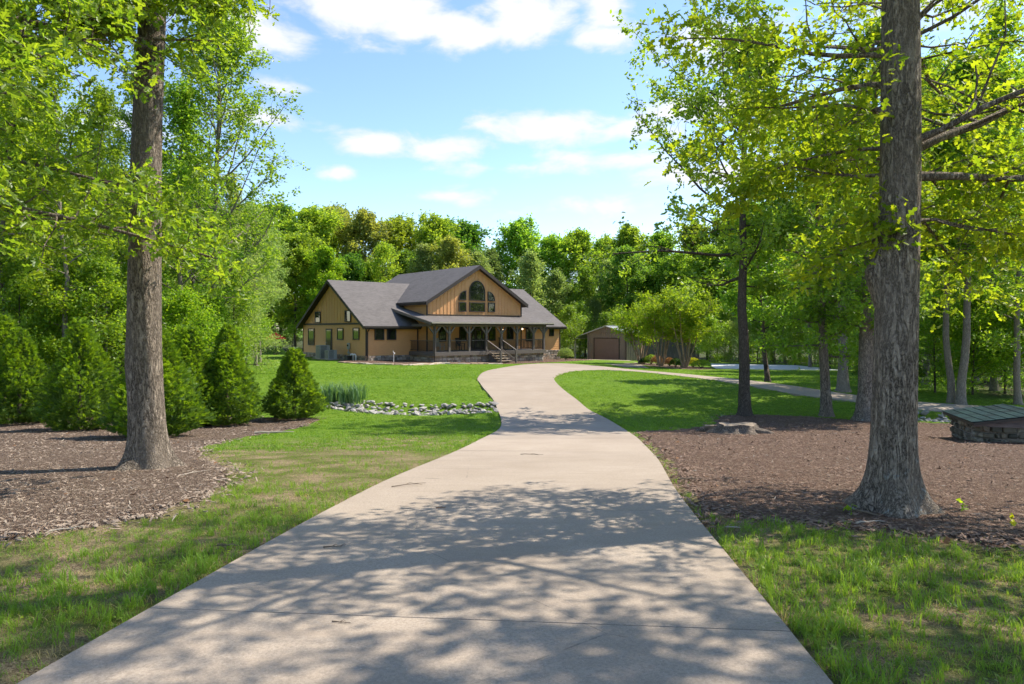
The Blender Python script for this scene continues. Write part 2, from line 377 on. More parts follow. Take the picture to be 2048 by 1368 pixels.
leafmat('leaf_deep', (.065, .15, .022), (.135, .22, .03), .45, objvar=.5)
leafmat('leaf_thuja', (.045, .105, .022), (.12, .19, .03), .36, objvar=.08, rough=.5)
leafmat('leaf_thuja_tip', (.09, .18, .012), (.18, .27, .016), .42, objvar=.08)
leafmat('leaf_box', (.025, .075, .012), (.055, .12, .018), .25, objvar=.2)
leafmat('leaf_gold', (.21, .25, .012), (.36, .36, .014), .35, objvar=.2)
leafmat('leaf_rust', (.21, .11, .06), (.32, .19, .11), .3, objvar=.2)
leafmat('leaf_iris', (.05, .13, .05), (.13, .22, .11), .3, objvar=.1)
leafmat('grass', (.075, .175, .018), (.175, .275, .034), .35, objvar=0)
leafmat('grass_dry', (.25, .20, .09), (.40, .33, .16), .3, objvar=0)
leafmat('chip_grey', (.10, .068, .05), (.40, .32, .25), .0, objvar=0, rough=.9, spec=.1)
leafmat('chip_red', (.075, .042, .03), (.36, .25, .185), .0, objvar=0, rough=.9, spec=.1)

# ------------------------------------------------------------------ driveway outline (left/outer edge and right/inner edge)
EDGE = [((-2.85, -4), (.75, -4.3)), ((-2.45, 0), (1.12, -.35)), ((-2.09, 3.94), (1.47, 3.6)), ((-1.67, 8.02), (1.87, 7.7)),
        ((-1.11, 12.24), (2.5, 12)), ((-.51, 17.9), (3.1, 17.7)), ((-.33, 21.4), (3.18, 21.3)), ((-.66, 26), (2.62, 25.8)),
        ((-1.38, 30.3), (2.02, 30.6)), ((-1.7, 34), (2.2, 34.8)), ((-1.6, 43), (3.2, 40.8)), ((-.3, 54), (4.5, 45)), ((1.6, 60.2), (5.7, 46.8)),
        ((4.6, 62), (7.0, 46.6)), ((7.6, 56.5), (8.3, 43.5)), ((9.9, 46), (9.35, 38.6)), ((11.6, 37), (10.2, 33)),
        ((12.8, 31.6), (11.5, 29.4)), ((14.7, 28.7), (13.8, 27.1)), ((17, 27.3), (16.2, 25.6)), ((22, 26.2), (22, 24.3)), ((34, 26), (34, 24))]
def catmull(P, n):
    P = np.array(P, float); Q = np.vstack([2*P[0]-P[1], P, 2*P[-1]-P[-2]]); out = []
    for i in range(1, len(Q)-2):
        for t in np.arange(n)/n:
            a, b, c, d = Q[i-1], Q[i], Q[i+1], Q[i+2]
            out.append(.5*((2*b) + (c-a)*t + (2*a-5*b+4*c-d)*t*t + (-a+3*b-3*c+d)*t**3))
    out.append(Q[-2]); return np.array(out)
EL = catmull([e[0] for e in EDGE], 24); ER = catmull([e[1] for e in EDGE], 24)
DRIVE = [tuple(p) for p in EL[::4]] + [tuple(p) for p in ER[::-1][::4]]
MULCH_L = [(-34, 23), (-15.7, 22.6), (-10, 23.2), (-6.1, 22.6), (-6.1, 21), (-6.4, 17), (-6.2, 14), (-5.2, 11.8), (-4.1, 10.2), (-3.45, 8.8), (-3.2, 7.4),
           (-3.25, 6.5), (-3.7, 5.9), (-4.3, 5.4), (-7, 4.2), (-14, 3), (-34, 2.5)]
MULCH_R = [(3.22, 18.6), (2.85, 15), (2.42, 11), (2.08, 9), (1.84, 7), (1.75, 6.1), (2.2, 6.15), (2.8, 5.95), (3.35, 5.55), (3.95, 5.2), (6, 4.5), (12, 3.4), (34, 3),
           (34, 22.4), (17, 22.5), (14.9, 22.9), (12.2, 23.1), (10, 24.1), (8.5, 24.3), (7, 23.5), (6.1, 21.2), (4.6, 19.6)]
SWALE = [(-6.9, 25.2), (-5.6, 24.2), (-4.5, 23.6), (-3.1, 23.3), (-1.6, 23.7), (-.55, 24.2), (-.62, 25.9), (-1.5, 25.7), (-2.6, 25.5), (-3.8, 25.7), (-5.0, 26.1), (-6.2, 26.5)]
SWALE_R = [(13.9, 23.3), (15, 23.2), (17, 23.3), (17, 24.9), (15, 25.2), (14.2, 25)]
HT = math.radians(40); HO = (-12.6, 59.0)
def hw(u, v): return (HO[0] + u*math.cos(HT) - v*math.sin(HT), HO[1] + u*math.sin(HT) + v*math.cos(HT))
HBED = [hw(*p) for p in [(-1.6, 2.2), (-3.6, -2.8), (-3.0, -6.6), (-1.0, -8.2), (1.6, -7.4), (3.6, -6.0), (6, -6.6), (9.4, -6.9), (12.9, -6.9), (16, -6.2), (20, -5), (26, -2.5), (26, 3), (23, .5), (17.2, .5), (5, .5), (0, .3)]]
GBED = [(11.2, 66.5), (12.1, 61), (13, 56), (14.6, 55), (16.7, 56.2), (17.5, 60), (15.5, 64), (14, 68)]
WOOD_L = [(-60, 23), (-12, 23.4), (-9.6, 25.5), (-12.5, 34), (-18.5, 49), (-24, 62), (-34, 84), (-60, 100), (-200, 200), (-200, 10)]
WOOD_R = [(18, 28), (25, 26.5), (40, 27), (200, 10), (200, 300), (-200, 300), (-60, 100), (-30, 92), (0, 88), (10, 96), (24, 88), (30, 70), (36, 58), (24, 40)]

def build_ground():
    xs = np.concatenate([[-1500, -700, -350, -200, -140], np.arange(-100, -34, 6), np.arange(-34, 34, .4), np.arange(34, 100, 6), [100, 140, 200, 350, 700, 1500]])
    ys = np.concatenate([[-600, -250, -120, -60, -35, -22], np.arange(-14, 30, .4), np.arange(30, 80, .8), np.arange(80, 140, 4), [150, 200, 300, 500, 900, 1600]])
    X, Y = np.meshgrid(xs, ys); Z = g(X, Y) + .012*lump(X, Y, 1.6)*(Y < 75)*(np.abs(X) < 60)
    for sw, dep in ((SWALE, .16), (SWALE_R, .14)):
        d = edge_dist(sw, X, Y); Z = Z - dep*np.where(inside(sw, X, Y), ss(0, .45, d), 0)
    drv = inside(DRIVE, X, Y); Z = Z - np.where(drv, .07, 0)
    nx, ny = len(xs), len(ys); idx = np.arange(nx*ny).reshape(ny, nx)
    Fq = np.stack([idx[:-1, :-1], idx[:-1, 1:], idx[1:, 1:], idx[1:, :-1]], -1).reshape(-1, 4)
    me = np_mesh('ground', np.stack([X, Y, Z], -1).reshape(-1, 3), [Fq], True)
    lush = ss(11, 19, Y + 2.0*lump(X, Y, .35) + np.where(X < -2, -4.5 + 1.2*np.clip(-2-X, 0, 4), 0)*ss(24, 12, Y) - np.where(X < -2, 0, 0))
    wood = np.zeros_like(X)
    for w in (WOOD_L, WOOD_R): wood = np.maximum(wood, np.where(inside(w, X, Y), ss(0, 2.5, edge_dist(w, X, Y)), 0))
    attr(me, 'lush', lush.ravel()); attr(me, 'wood', wood.ravel())
    me.materials.append(MATS['ground']); o = link(bpy.data.objects.new('ground', me)); prop(o, 'green lawn and bare woodland soil around the house', None, None, 'structure')
build_ground()

def build_bed(name, poly, mat, h, step, label, xr, yr):
    xs = np.arange(*xr, step); ys = np.arange(*yr, step); X, Y = np.meshgrid(xs, ys)
    d = edge_dist(poly, X, Y) * np.where(inside(poly, X, Y), 1, -1) + .16*lump(X, Y, 3.2) + .05*lump(X, Y, 9)
    Z = g(X, Y) + .012*lump(X, Y, 1.6) - .05 + (h+.05)*ss(-.12, .35, d) + .018*lump(X, Y, 4)*ss(.1, .5, d)
    for sw, dep in ((SWALE, .16), (SWALE_R, .14)): Z = Z - np.where(inside(sw, X, Y), .3, 0)
    Z = Z - np.where(inside(DRIVE, X, Y), .12, 0)
    keep = d > -.2; ny, nx = X.shape; idx = np.arange(nx*ny).reshape(ny, nx)
    k = keep[:-1, :-1] & keep[:-1, 1:] & keep[1:, 1:] & keep[1:, :-1]
    Fq = np.stack([idx[:-1, :-1], idx[:-1, 1:], idx[1:, 1:], idx[1:, :-1]], -1)[k]
    used = np.unique(Fq); remap = np.full(nx*ny, -1); remap[used] = np.arange(len(used))
    me = np_mesh(name, np.stack([X, Y, Z], -1).reshape(-1, 3)[used], [remap[Fq]], True); me.materials.append(mat)
    return prop(link(bpy.data.objects.new(name, me)), label, None, None, 'structure')
build_bed('mulch_bed', MULCH_L, MATS['mulch_grey'], .035, .16, 'weathered grey-brown bark mulch bed under the row of evergreens', (-34, -2.8), (2, 23.6))
build_bed('mulch_bed', MULCH_R, MATS['mulch_red'], .035, .16, 'reddish brown bark mulch bed round the oak on the right', (1.3, 32), (2.4, 24.8))
build_bed('mulch_bed', HBED, MATS['mulch_red'], .06, .3, 'strip of brown mulch along the front of the house', (-22, 14), (48, 82))
build_bed('mulch_bed', GBED, MATS['mulch_grey'], .05, .3, 'dark mulch bed with trees and clipped bushes beside the metal garage', (10, 19), (54, 70))

def build_drive():
    root = empty('driveway', (0, 0, 0), 0, 'pale concrete driveway curving from the foreground up to the house', None, None, 'structure')
    mid = (EL + ER)/2; s = np.concatenate([[0], np.cumsum(np.hypot(*np.diff(mid, axis=0).T))])
    s0 = np.interp(3.77, mid[:60, 1], s[:60]); st = np.arange(s0 - 3.02*2, s[-1]-1, 3.02); st = st[st > 0]
    for i in range(len(st)-1):
        g0 = .005 if i % 3 == 2 else .0015; g1 = .005 if i % 3 == 1 else .0015; a, b = st[i]+g0, st[i+1]-g1; na, nc = 7, 9; V = []
        for k in range(na):
            q = a + (b-a)*k/(na-1); l = np.array([np.interp(q, s, EL[:, 0]), np.interp(q, s, EL[:, 1])]); r = np.array([np.interp(q, s, ER[:, 0]), np.interp(q, s, ER[:, 1])])
            for c in range(nc):
                t = c/(nc-1); p = l + (r-l)*t; V.append((p[0], p[1], gz(*p) + .028 + .0015*math.sin(i*7.7)*(1-2*t)))
        V = np.array(V); n = len(V); idx = np.arange(n).reshape(na, nc)
        top = np.stack([idx[:-1, :-1], idx[:-1, 1:], idx[1:, 1:], idx[1:, :-1]], -1).reshape(-1, 4)
        ring = np.concatenate([idx[0], idx[1:, -1], idx[-1, ::-1][1:], idx[::-1, 0][1:-1]])
        e1 = V[ring].copy(); cen = V.mean(0); dirv = e1 - cen; dirv[:, 2] = 0; dirv /= np.linalg.norm(dirv, axis=1)[:, None]
        e1 = e1 + dirv*.001; e1[:, 2] -= .003; e2 = e1.copy(); e2[:, 2] -= .13; m = len(ring); r2 = np.roll(np.arange(m), -1)
        f1 = np.stack([ring, n+np.arange(m), n+r2, ring[r2]], -1); f2 = np.stack([n+np.arange(m), n+m+np.arange(m), n+m+r2, n+r2], -1)
        me = np_mesh('concrete_slab', np.vstack([V, e1, e2]), [top[:, ::-1], f1, f2]); me.materials.append(MATS['concrete'])
        me.validate(); link(bpy.data.objects.new('concrete_slab', me), root)
    return root
build_drive()
def pad(name, poly, mat, label, h=.03):
    mb = MB(); n = len(poly)
    mb.pts([(x, y, gz(x, y)+h) for x, y in poly] + [(x, y, gz(x, y)-.3) for x, y in poly], [tuple(range(n))] + [(i, n+i, n+(i+1) % n, (i+1) % n) for i in range(n)])
    return mb.build(name, mat, None, kind='structure', label=label)
pad('parking_pad', [(17.2, 57.6), (27.5, 56.6), (27.5, 66.5), (19.5, 68.5)], MATS['pad_white'], 'bright pale concrete parking pad beyond the clipped bushes', .05)
pad('garage_apron', [(9.4, 57), (11.2, 56), (12.3, 66.5), (13.2, 76.7), (10, 80.6), (7.4, 78)], MATS['concrete'], 'concrete apron leading to the garage door', .03)

# ------------------------------------------------------------------ scatter (geometry nodes, for uncountable stuff only)
def scatter(name, P, rot, scl, idx, protos, label, cat=None):
    coll = bpy.data.collections.new(name + '_kinds')
    for k, me in enumerate(protos): coll.objects.link(bpy.data.objects.new('%s_%02d' % (name, k), me))
    me = bpy.data.meshes.new(name); me.vertices.add(len(P)); me.vertices.foreach_set('co', np.asarray(P, np.float32).ravel())
    attr(me, 'rot', np.asarray(rot, np.float32), 'FLOAT_VECTOR'); attr(me, 'scl', np.asarray(scl, np.float32)); attr(me, 'pick', np.asarray(idx, np.int32), 'INT')
    ng = bpy.data.node_groups.new(name + '_scatter', 'GeometryNodeTree')
    ng.interface.new_socket('Geometry', in_out='INPUT', socket_type='NodeSocketGeometry'); ng.interface.new_socket('Geometry', in_out='OUTPUT', socket_type='NodeSocketGeometry')
    N = ng.nodes.new; L = ng.links.new; gi = N('NodeGroupInput'); go = N('NodeGroupOutput')
    ip = N('GeometryNodeInstanceOnPoints'); ci = N('GeometryNodeCollectionInfo'); ci.inputs['Collection'].default_value = coll
    ci.inputs['Separate Children'].default_value = True; ci.inputs['Reset Children'].default_value = True
    def na(nm, ty):
        a = N('GeometryNodeInputNamedAttribute'); a.data_type = ty; a.inputs['Name'].default_value = nm; return a.outputs[0]
    ip.inputs['Pick Instance'].default_value = True
    L(gi.outputs[0], ip.inputs['Points']); L(ci.outputs[0], ip.inputs['Instance']); L(na('pick', 'INT'), ip.inputs['Instance Index'])
    L(na('rot', 'FLOAT_VECTOR'), ip.inputs['Rotation']); L(na('scl', 'FLOAT'), ip.inputs['Scale']); L(ip.outputs[0], go.inputs[0])
    o = link(bpy.data.objects.new(name, me)); o.modifiers.new('scatter', 'NODES').node_group = ng
    return prop(o, label, cat, None, 'stuff')
R = np.random.default_rng(11)
def tuft(n, hgt, spread, wid, mat, lean=.5, seed=0):
    r = np.random.default_rng(seed); V = []; Fs = []
    for i in range(n):
        a = r.uniform(0, 6.28); rad = spread*math.sqrt(r.uniform()); b = np.array([math.cos(a)*rad, math.sin(a)*rad, -.01])
        d = r.uniform(0, 6.28); h = hgt*r.uniform(.55, 1.15); ln = h*lean*r.uniform(.2, 1.3); dv = np.array([math.cos(d), math.sin(d), 0]); sv = np.array([-dv[1], dv[0], 0])*wid*r.uniform(.7, 1.2)
        m = b + dv*ln*.35 + np.array([0, 0, h*.6]); t = b + dv*ln + np.array([0, 0, h*(1-.25*lean*r.uniform())]); k = len(V)
        V += [b-sv*.5, b+sv*.5, m-sv*.42, m+sv*.42, t]; Fs.append((k, k+1, k+3, k+2)); 
        Fs.append((k+2, k+3, k+4))
    me = bpy.data.meshes.new('tuft'); me.from_pydata([tuple(v) for v in V], [], Fs); me.materials.append(mat); me.update(); return me
def clover(n, size, mat, seed):
    r = np.random.default_rng(seed); V = []; Fs = []
    for i in range(n):
        c = np.array([r.normal(0, .05), r.normal(0, .05), r.uniform(.02, .06)]); a = r.uniform(0, 6.28); s = size*r.uniform(.6, 1.2)
        d = np.array([math.cos(a), math.sin(a), r.uniform(-.2, .5)])*s; e = np.array([-math.sin(a), math.cos(a), r.uniform(-.3, .3)])*s*.4; k = len(V)
        V += [c, c+d*.5-e, c+d, c+d*.5+e]; Fs.append((k, k+1, k+2, k+3))
    me = bpy.data.meshes.new('weed'); me.from_pydata([tuple(v) for v in V], [], Fs); me.materials.append(mat); me.update(); return me
def sample_ground(bands):
    """bands: (y0, y1, density per m2); view cone with a margin"""
    out = []
    for y0, y1, den in bands:
        w = lambda y: .80*max(y, 2) + 1.5
        n = int((y1-y0)*(w(y0)+w(y1))*den); y = R.uniform(y0, y1, n); x = R.uniform(-1, 1, n)*w(y1); k = np.abs(x) < .80*np.maximum(y, 2)+1.5
        out.append(np.stack([x[k], y[k]], -1))
    return np.vstack(out)
def lawn_mask(P):
    x, y = P[:, 0], P[:, 1]; bad = inside(DRIVE, x, y)
    dd = edge_dist(DRIVE, x, y); bad |= dd < .035
    for poly in (SWALE, SWALE_R): bad |= inside(poly, x, y)
    for poly, sc in ((MULCH_L, 1), (MULCH_R, 1), (HBED, 1), (GBED, 1)):
        sd = edge_dist(poly, x, y)*np.where(inside(poly, x, y), 1, -1) + .16*lump(x, y, 3.2) + .05*lump(x, y, 9)
        bad |= sd > R.normal(.02, .07, len(x))
    for w in (WOOD_L, WOOD_R): bad |= inside(w, x, y) & (edge_dist(w, x, y) > 1.2)
    hx = (x-HO[0])*math.cos(HT) + (y-HO[1])*math.sin(HT); hy = -(x-HO[0])*math.sin(HT) + (y-HO[1])*math.cos(HT)
    bad |= (hx > -.1) & (hx < 23.3) & (hy > -4.2) & (hy < 13.4)
    bad |= inside([(17.2, 57.6), (27.5, 56.6), (27.5, 66.5), (19.5, 68.5)], x, y) | inside([(9.4, 57), (11.2, 56), (12.3, 66.5), (13.2, 76.7), (10, 80.6), (7.4, 78)], x, y)
    return ~bad
def rots(n, tilt=.15):
    return np.stack([R.normal(0, tilt, n), R.normal(0, tilt, n), R.uniform(0, 6.28, n)], -1)
def build_grass():
    G = MATS['grass']; D = MATS['grass_dry']
    protos = [tuft(9, .10, .04, .0055, G, .8, 1), tuft(8, .08, .05, .005, G, 1.1, 2), tuft(11, .125, .035, .0055, G, .7, 3), tuft(10, .06, .06, .005, G, 1.1, 4),
              tuft(6, .07, .05, .005, D, 1.3, 5), clover(7, .035, MATS['leaf_oak_green'], 6),
              tuft(22, .05, .11, .011, G, .9, 7), tuft(22, .06, .12, .012, G, .7, 8), tuft(26, .05, .2, .02, G, .8, 9)]
    P = sample_ground([(1.6, 4, 1500), (4, 6.5, 1000), (6.5, 10, 600), (10, 15, 300)]); P = P[lawn_mask(P)]
    x, y = P[:, 0], P[:, 1]
    den = .62 + .5*lump(x, y, 1.9) + .25*lump(x+9, y, 6) + np.where(x < -1, -.06 - .14*ss(7, 10, y), .0)
    den = np.maximum(den, .08); k = R.uniform(0, 1, len(P)) < den; P = P[k]; x, y = P[:, 0], P[:, 1]; n = len(P)
    big = np.clip(.5+.6*lump(x, y, 1.2), 0, 1)
    idx = np.where(R.uniform(size=n) < big*.5, 2, R.choice([0, 1, 3], n)); idx = np.where(R.uniform(size=n) < .22, 4, idx); idx = np.where(R.uniform(size=n) < .035, 5, idx)
    hs = np.where(x > 0, .8, .74)*R.uniform(.4, 1.25, n)*(.6+.65*big)*(1 - .3*ss(7, 12, y)); 
    A = (P, hs, idx)
    P2 = sample_ground([(13, 20, 110), (20, 30, 50), (30, 45, 20), (45, 66, 8)]); P2 = P2[lawn_mask(P2)]; x, y = P2[:, 0], P2[:, 1]
    keep = (R.uniform(size=len(P2)) < .75 + .3*lump(x, y, .9) - np.where((x < -1) & (y < 19.5), .42, 0)); P2 = P2[keep]; n2 = len(P2); y = P2[:, 1]
    i2 = np.where(y > 33, 8, R.choice([6, 7], n2)); s2 = R.uniform(.7, 1.2, n2)
    P = np.vstack([A[0], P2]); s = np.concatenate([A[1], s2]); idx = np.concatenate([A[2], i2]); n = len(P)
    Z = g(P[:, 0], P[:, 1]) + .012*lump(P[:, 0], P[:, 1], 1.6) - .004
    scatter('lawn_grass', np.column_stack([P, Z]), rots(n), s, idx, protos, 'green grass blades of the lawn and the verges beside the driveway', 'grass')
build_grass()
def chipmesh(l, w, t, mat, seed):
    r = np.random.default_rng(seed); mb = MB(); j = lambda: r.uniform(.6, 1.2)
    mb.hexa([(-l*j(), -w*j(), 0), (l*j(), -w*j(), 0), (l*j(), w*j(), 0), (-l*j(), w*j(), 0), (-l*j()*.8, -w*j()*.8, t*j()), (l*j()*.8, -w*j()*.8, t*j()), (l*j()*.8, w*j()*.8, t*j()), (-l*j()*.8, w*j()*.8, t*j())])
    return mb.mesh('chip', mat)
def build_chips():
    for nm, poly, mat, label in (('bark_chips', MULCH_L, 'chip_grey', 'loose grey bark chips lying on the left mulch bed'), ('bark_chips', MULCH_R, 'chip_red', 'loose reddish bark chips lying on the right mulch bed')):
        P = sample_ground([(3, 6.5, 420), (6.5, 10, 300), (10, 15, 130), (15, 24, 45)]); x, y = P[:, 0], P[:, 1]
        sd = edge_dist(poly, x, y)*np.where(inside(poly, x, y), 1, -1) + .16*lump(x, y, 3.2) + .05*lump(x, y, 9)
        k = sd > R.normal(.0, .12, len(P)); k &= ~inside(DRIVE, x, y) | (R.uniform(size=len(P)) < .004); P = P[k]; n = len(P)
        Z = g(P[:, 0], P[:, 1]) + .012*lump(P[:, 0], P[:, 1], 1.6) + .026 + .018*lump(P[:, 0], P[:, 1], 4); Z = np.where(inside(DRIVE, P[:, 0], P[:, 1]), g(P[:, 0], P[:, 1])+.03, Z)
        protos = [chipmesh(.028, .007, .006, MATS[mat], 1), chipmesh(.018, .008, .005, MATS[mat], 2), chipmesh(.045, .006, .007, MATS[mat], 3), chipmesh(.014, .01, .006, MATS[mat], 4), chipmesh(.03, .012, .005, MATS[mat], 5), chipmesh(.045, .008, .006, MATS[mat], 6), chipmesh(.026, .013, .005, MATS[mat], 7), chipmesh(.022, .015, .008, MATS[mat], 8), chipmesh(.05, .004, .005, MATS['stick_pale'], 9), chipmesh(.035, .01, .006, MATS[mat], 10), chipmesh(.025, .009, .007, MATS['stick'], 11), chipmesh(.03, .024, .003, MATS['dead_leaf'], 12)]
        scatter(nm, np.column_stack([P, Z]), rots(n, .28), R.uniform(.6, 1.35, n)*(1+.5*ss(9, 18, P[:, 1])), np.where(R.uniform(size=n) < .04, R.choice([8, 11], n), R.choice([0, 1, 2, 3, 4, 5, 6, 7, 9, 10], n)), protos, label, 'bark chips')
build_chips()
def rock_mesh(seed, mat):
    import bmesh
    r = random.Random(seed); bm = bmesh.new(); bmesh.ops.create_icosphere(bm, subdivisions=1, radius=1)
    sx, sy, sz = r.uniform(.8, 1.45), r.uniform(.6, 1), r.uniform(.3, .6)
    for v in bm.verts: v.co = Vector((v.co.x*sx, v.co.y*sy, v.co.z*sz))*r.uniform(.75, 1.15)
    me = bpy.data.meshes.new('stone'); bm.to_mesh(me); bm.free(); me.materials.append(mat); return me
ROCKS = [rock_mesh(i, MATS['riprap_%d' % (i % 4)]) for i in range(12)]
def riprap(poly, n, label, smin, smax, dep):
    xs = [p[0] for p in poly]; ys = [p[1] for p in poly]; cx, cy = sum(xs)/len(xs), sum(ys)/len(ys)
    root = empty('rock_drain', (cx, cy, gz(cx, cy)), 0, label, 'rock bed'); k = 0; tries = 0; placed = []
    while k < n and tries < 20000:
        tries += 1; x, y = rnd.uniform(min(xs), max(xs)), rnd.uniform(min(ys), max(ys)); s = rnd.uniform(smin, smax)*rnd.choice([1, 1, .75, 1.3])
        if not inside(poly, np.array([x]), np.array([y]))[0] or any((x-a)**2 + (y-b)**2 < ((s+c)*.52)**2 for a, b, c in placed): continue
        o = bpy.data.objects.new('stone', rnd.choice(ROCKS)); d = float(edge_dist(poly, np.array([x]), np.array([y]))[0])
        o.location = (x-cx, y-cy, gz(x, y) - gz(cx, cy) - dep*float(ss(0, .45, d)) + s*.15 + rnd.uniform(0, .04)); o.scale = (s, s, s); o.rotation_euler = (rnd.uniform(-.5, .5), rnd.uniform(-.5, .5), rnd.uniform(0, 6.28))
        link(o, root); placed.append((x, y, s)); k += 1
    return root
riprap(SWALE, 300, 'bed of pale loose rocks in the drainage dip left of the driveway', .06, .14, .16)
riprap(SWALE_R, 55, 'patch of grey rocks beside the far track, left of the stone box', .10, .18, .14)

# ------------------------------------------------------------------ house (local axes: u along the front, v to the back, w up)
def build_house():
    B = empty('house', (HO[0], HO[1], 0), HT, 'ochre timber house with brown shingle gables and a long front porch', 'house')
    ochre, brown, soff, shin, glass = (MATS[k] for k in ('siding_ochre', 'trim_brown', 'soffit_brown', 'roof_shingle', 'glass'))
    W1, D1 = 23.2, 13.3; RV, RW = D1/2, 6.05; EW = 1.72; SL = (RW-EW)/(RV+.5)       # wing ridge and eave
    A0, A1, FV = 5.29, 16.44, -1.42; RU, MW, MEV = (5.29+16.44)/2, 7.5, 3.92; MS = (MW-MEV)/(RU-4.9)
    zs = -.88
    front = lambda v0: (lambda a, o, w: (a, v0-o, w)); left = lambda u0: (lambda a, o, w: (u0-o, a, w)); right = lambda u0: (lambda a, o, w: (u0+o, a, w))
    def wbox(mb, M, a0, a1, o0, o1, w0, w1):
        return mb.hexa([M(a0, o0, w0), M(a1, o0, w0), M(a1, o1, w0), M(a0, o1, w0), M(a0, o0, w1), M(a1, o0, w1), M(a1, o1, w1), M(a0, o1, w1)])
    # solid bodies behind the boards
    m = MB(); m.box(.02, W1-.02, .02, D1-.02, zs, EW+.1)
    for u0, u1 in ((.02, A0), (A1, W1-.02)):
        m.prism([(.02, EW+.1), (D1-.02, EW+.1), (RV, RW-.22)], lambda a, b, t: (u0+(u1-u0)*t, a, b))
    m.build('wall', ochre, B)
    m = MB(); m.box(A0+.02, A1-.02, FV+.02, 12.6, zs, MEV+.05); m.prism([(A0+.02, MEV+.05), (A1-.02, MEV+.05), (RU, MW-.28)], lambda a, b, t: (a, FV+.02+(12.6-FV)*t, b)); m.build('wall', ochre, B)
    # lap siding
    def siding(M, a0, a1, w0, w1, ex=.19):
        mb = MB(); w = w0
        while w < w1-.02:
            t = min(w+ex, w1)
            mb.hexa([M(a0, 0, w), M(a1, 0, w), M(a1, .034, w), M(a0, .034, w), M(a0, 0, t), M(a1, 0, t), M(a1, .010, t), M(a0, .010, t)]); w = t
        return mb.build('lap_siding', ochre, B)
    siding(left(.015), 0, D1, zs, 1.84); siding(front(.015), 0, A0, zs, 1.75); siding(front(.015), A1, W1, zs+.1, 1.75); siding(right(W1-.015), 0, D1, zs, 1.84)
    siding(front(FV+.015), A0, A1, zs+.3, 2.7); siding(left(A0+.015), FV, 5.2, 1.9, 3.75); siding(left(A0+.015), FV, .0, zs+.3, 1.9)
    siding(right(A1-.015), FV, 5.2, 1.9, 3.75); siding(right(A1-.015), FV, 0, zs+.3, 1.9)
    # board and batten gables: each batten its own piece
    def battens(M, a0, a1, w0, wtop, sp, skip=()):
        a = a0+sp*.5
        while a < a1:
            top = wtop(a)
            if top > w0+.15 and not any(x0 < a < x1 for x0, x1 in skip):
                wbox(MB(), M, a-.022, a+.022, .0, .03, w0, top).build('batten', ochre, B)
            elif top > w0+.15:
                for x0, x1 in skip:
                    if x0 < a < x1:
                        lo, hi = skip[(x0, x1)]
                        if lo > w0+.1: wbox(MB(), M, a-.022, a+.022, 0, .03, w0, lo).build('batten', ochre, B)
                        if top > hi+.1: wbox(MB(), M, a-.022, a+.022, 0, .03, hi, top).build('batten', ochre, B)
            a += sp
    battens(front(FV+.02), A0+.05, A1-.05, 2.72, lambda a: MEV-.05+MS*(RU-4.9-abs(a-RU))-.18-.33*0, .40,
            {(9.9, 11.9): (3.0, 6.1), (8.72, 9.65): (3.0, 5.1), (12.12, 13.08): (3.0, 5.1)})
    battens(left(.02), .1, D1-.1, 2.0, lambda a: EW+SL*(RV+.5-abs(a-RV))-.2, .58, {(9.1, 10.4): (2.0, 3.2), (2.75, 3.98): (2.0, 3.2)})
    battens(right(W1-.02), .1, D1-.1, 2.0, lambda a: EW+SL*(RV+.5-abs(a-RV))-.2, .58)
    wbox(MB(), left(.0), -.02, D1+.02, 0, .06, 1.84, 2.0).build('band_board', brown, B); wbox(MB(), right(W1), -.02, D1+.02, 0, .06, 1.84, 2.0).build('band_board', brown, B)
    wbox(MB(), front(FV), A0, A1, 0, .05, 2.68, 2.78).build('flashing', brown, B)
    for u, v, w0, w1 in ((0, 0, zs, 1.8), (0, D1, zs, 1.8), (W1, 0, zs, 1.8), (A0, FV, zs+.3, 3.9), (A1, FV, zs+.3, 3.95)):
        MB().box(u-.055, u+.055, v-.055, v+.055, w0, w1).build('corner_trim', brown, B)
    MB().box(A0-.16, A0-.06, -.06, -.01, zs, 1.7).build('corner_trim', brown, B)
    # foundation of irregular stones
    def stones(M, a0, a1, w0, w1, depth=.10, n=None):
        rr = random.Random(int(a0*100+w0*10+w1)); parts = [MB() for _ in range(5)]; w = w0
        while w < w1-.03:
            h = min(rr.uniform(.13, .26), w1-w); h = w1-w if w1-w-h < .08 else h; a = a0
            while a < a1-.02:
                l = rr.uniform(.2, .55); l = a1-a if a1-a-l < .12 else l; e = .008; o = depth*rr.uniform(.55, 1); j = lambda: rr.uniform(-.012, .012)
                x0, x1, z0, z1 = a+e, a+l-e, w+e, w+h-e; mb = parts[rr.randrange(5)]
                mb.hexa([M(x0, 0, z0), M(x1, 0, z0), M(x1-.02+j(), o, z0+.015+j()), M(x0+.02+j(), o, z0+.015+j()), M(x0, 0, z1), M(x1, 0, z1), M(x1-.02+j(), o, z1-.015+j()), M(x0+.02+j(), o, z1-.015+j())]); a += l
            w += h
        for i, mb in enumerate(parts):
            if mb.v: mb.build('foundation_stones', MATS['stone_%d' % i], B, kind='stuff')
    mort = MATS['stone_1']
    m = MB(); m.box(-.0, W1, .0, D1, -2.6, zs-.002); m.box(A0, A1, FV, .5, -2.6, zs-.004); m.box(4.45, 17.2, -3.85, .4, -2.6, -.82); m.build('foundation', mort, B)
    stones(left(0), 0, D1, -1.75, zs); stones(front(0), 0, 4.5, -1.75, zs); stones(front(0), 17.2, W1, -2.2, zs+.1); stones(right(W1), 0, D1, -2.4, zs)
    stones(front(-3.85), 4.45, 10.0, -1.9, -.84); stones(front(-3.85), 11.95, 17.2, -2.1, -.84); stones(left(4.45), -3.85, 0, -1.85, -.84); stones(right(17.2), -3.85, 0, -2.1, -.84)
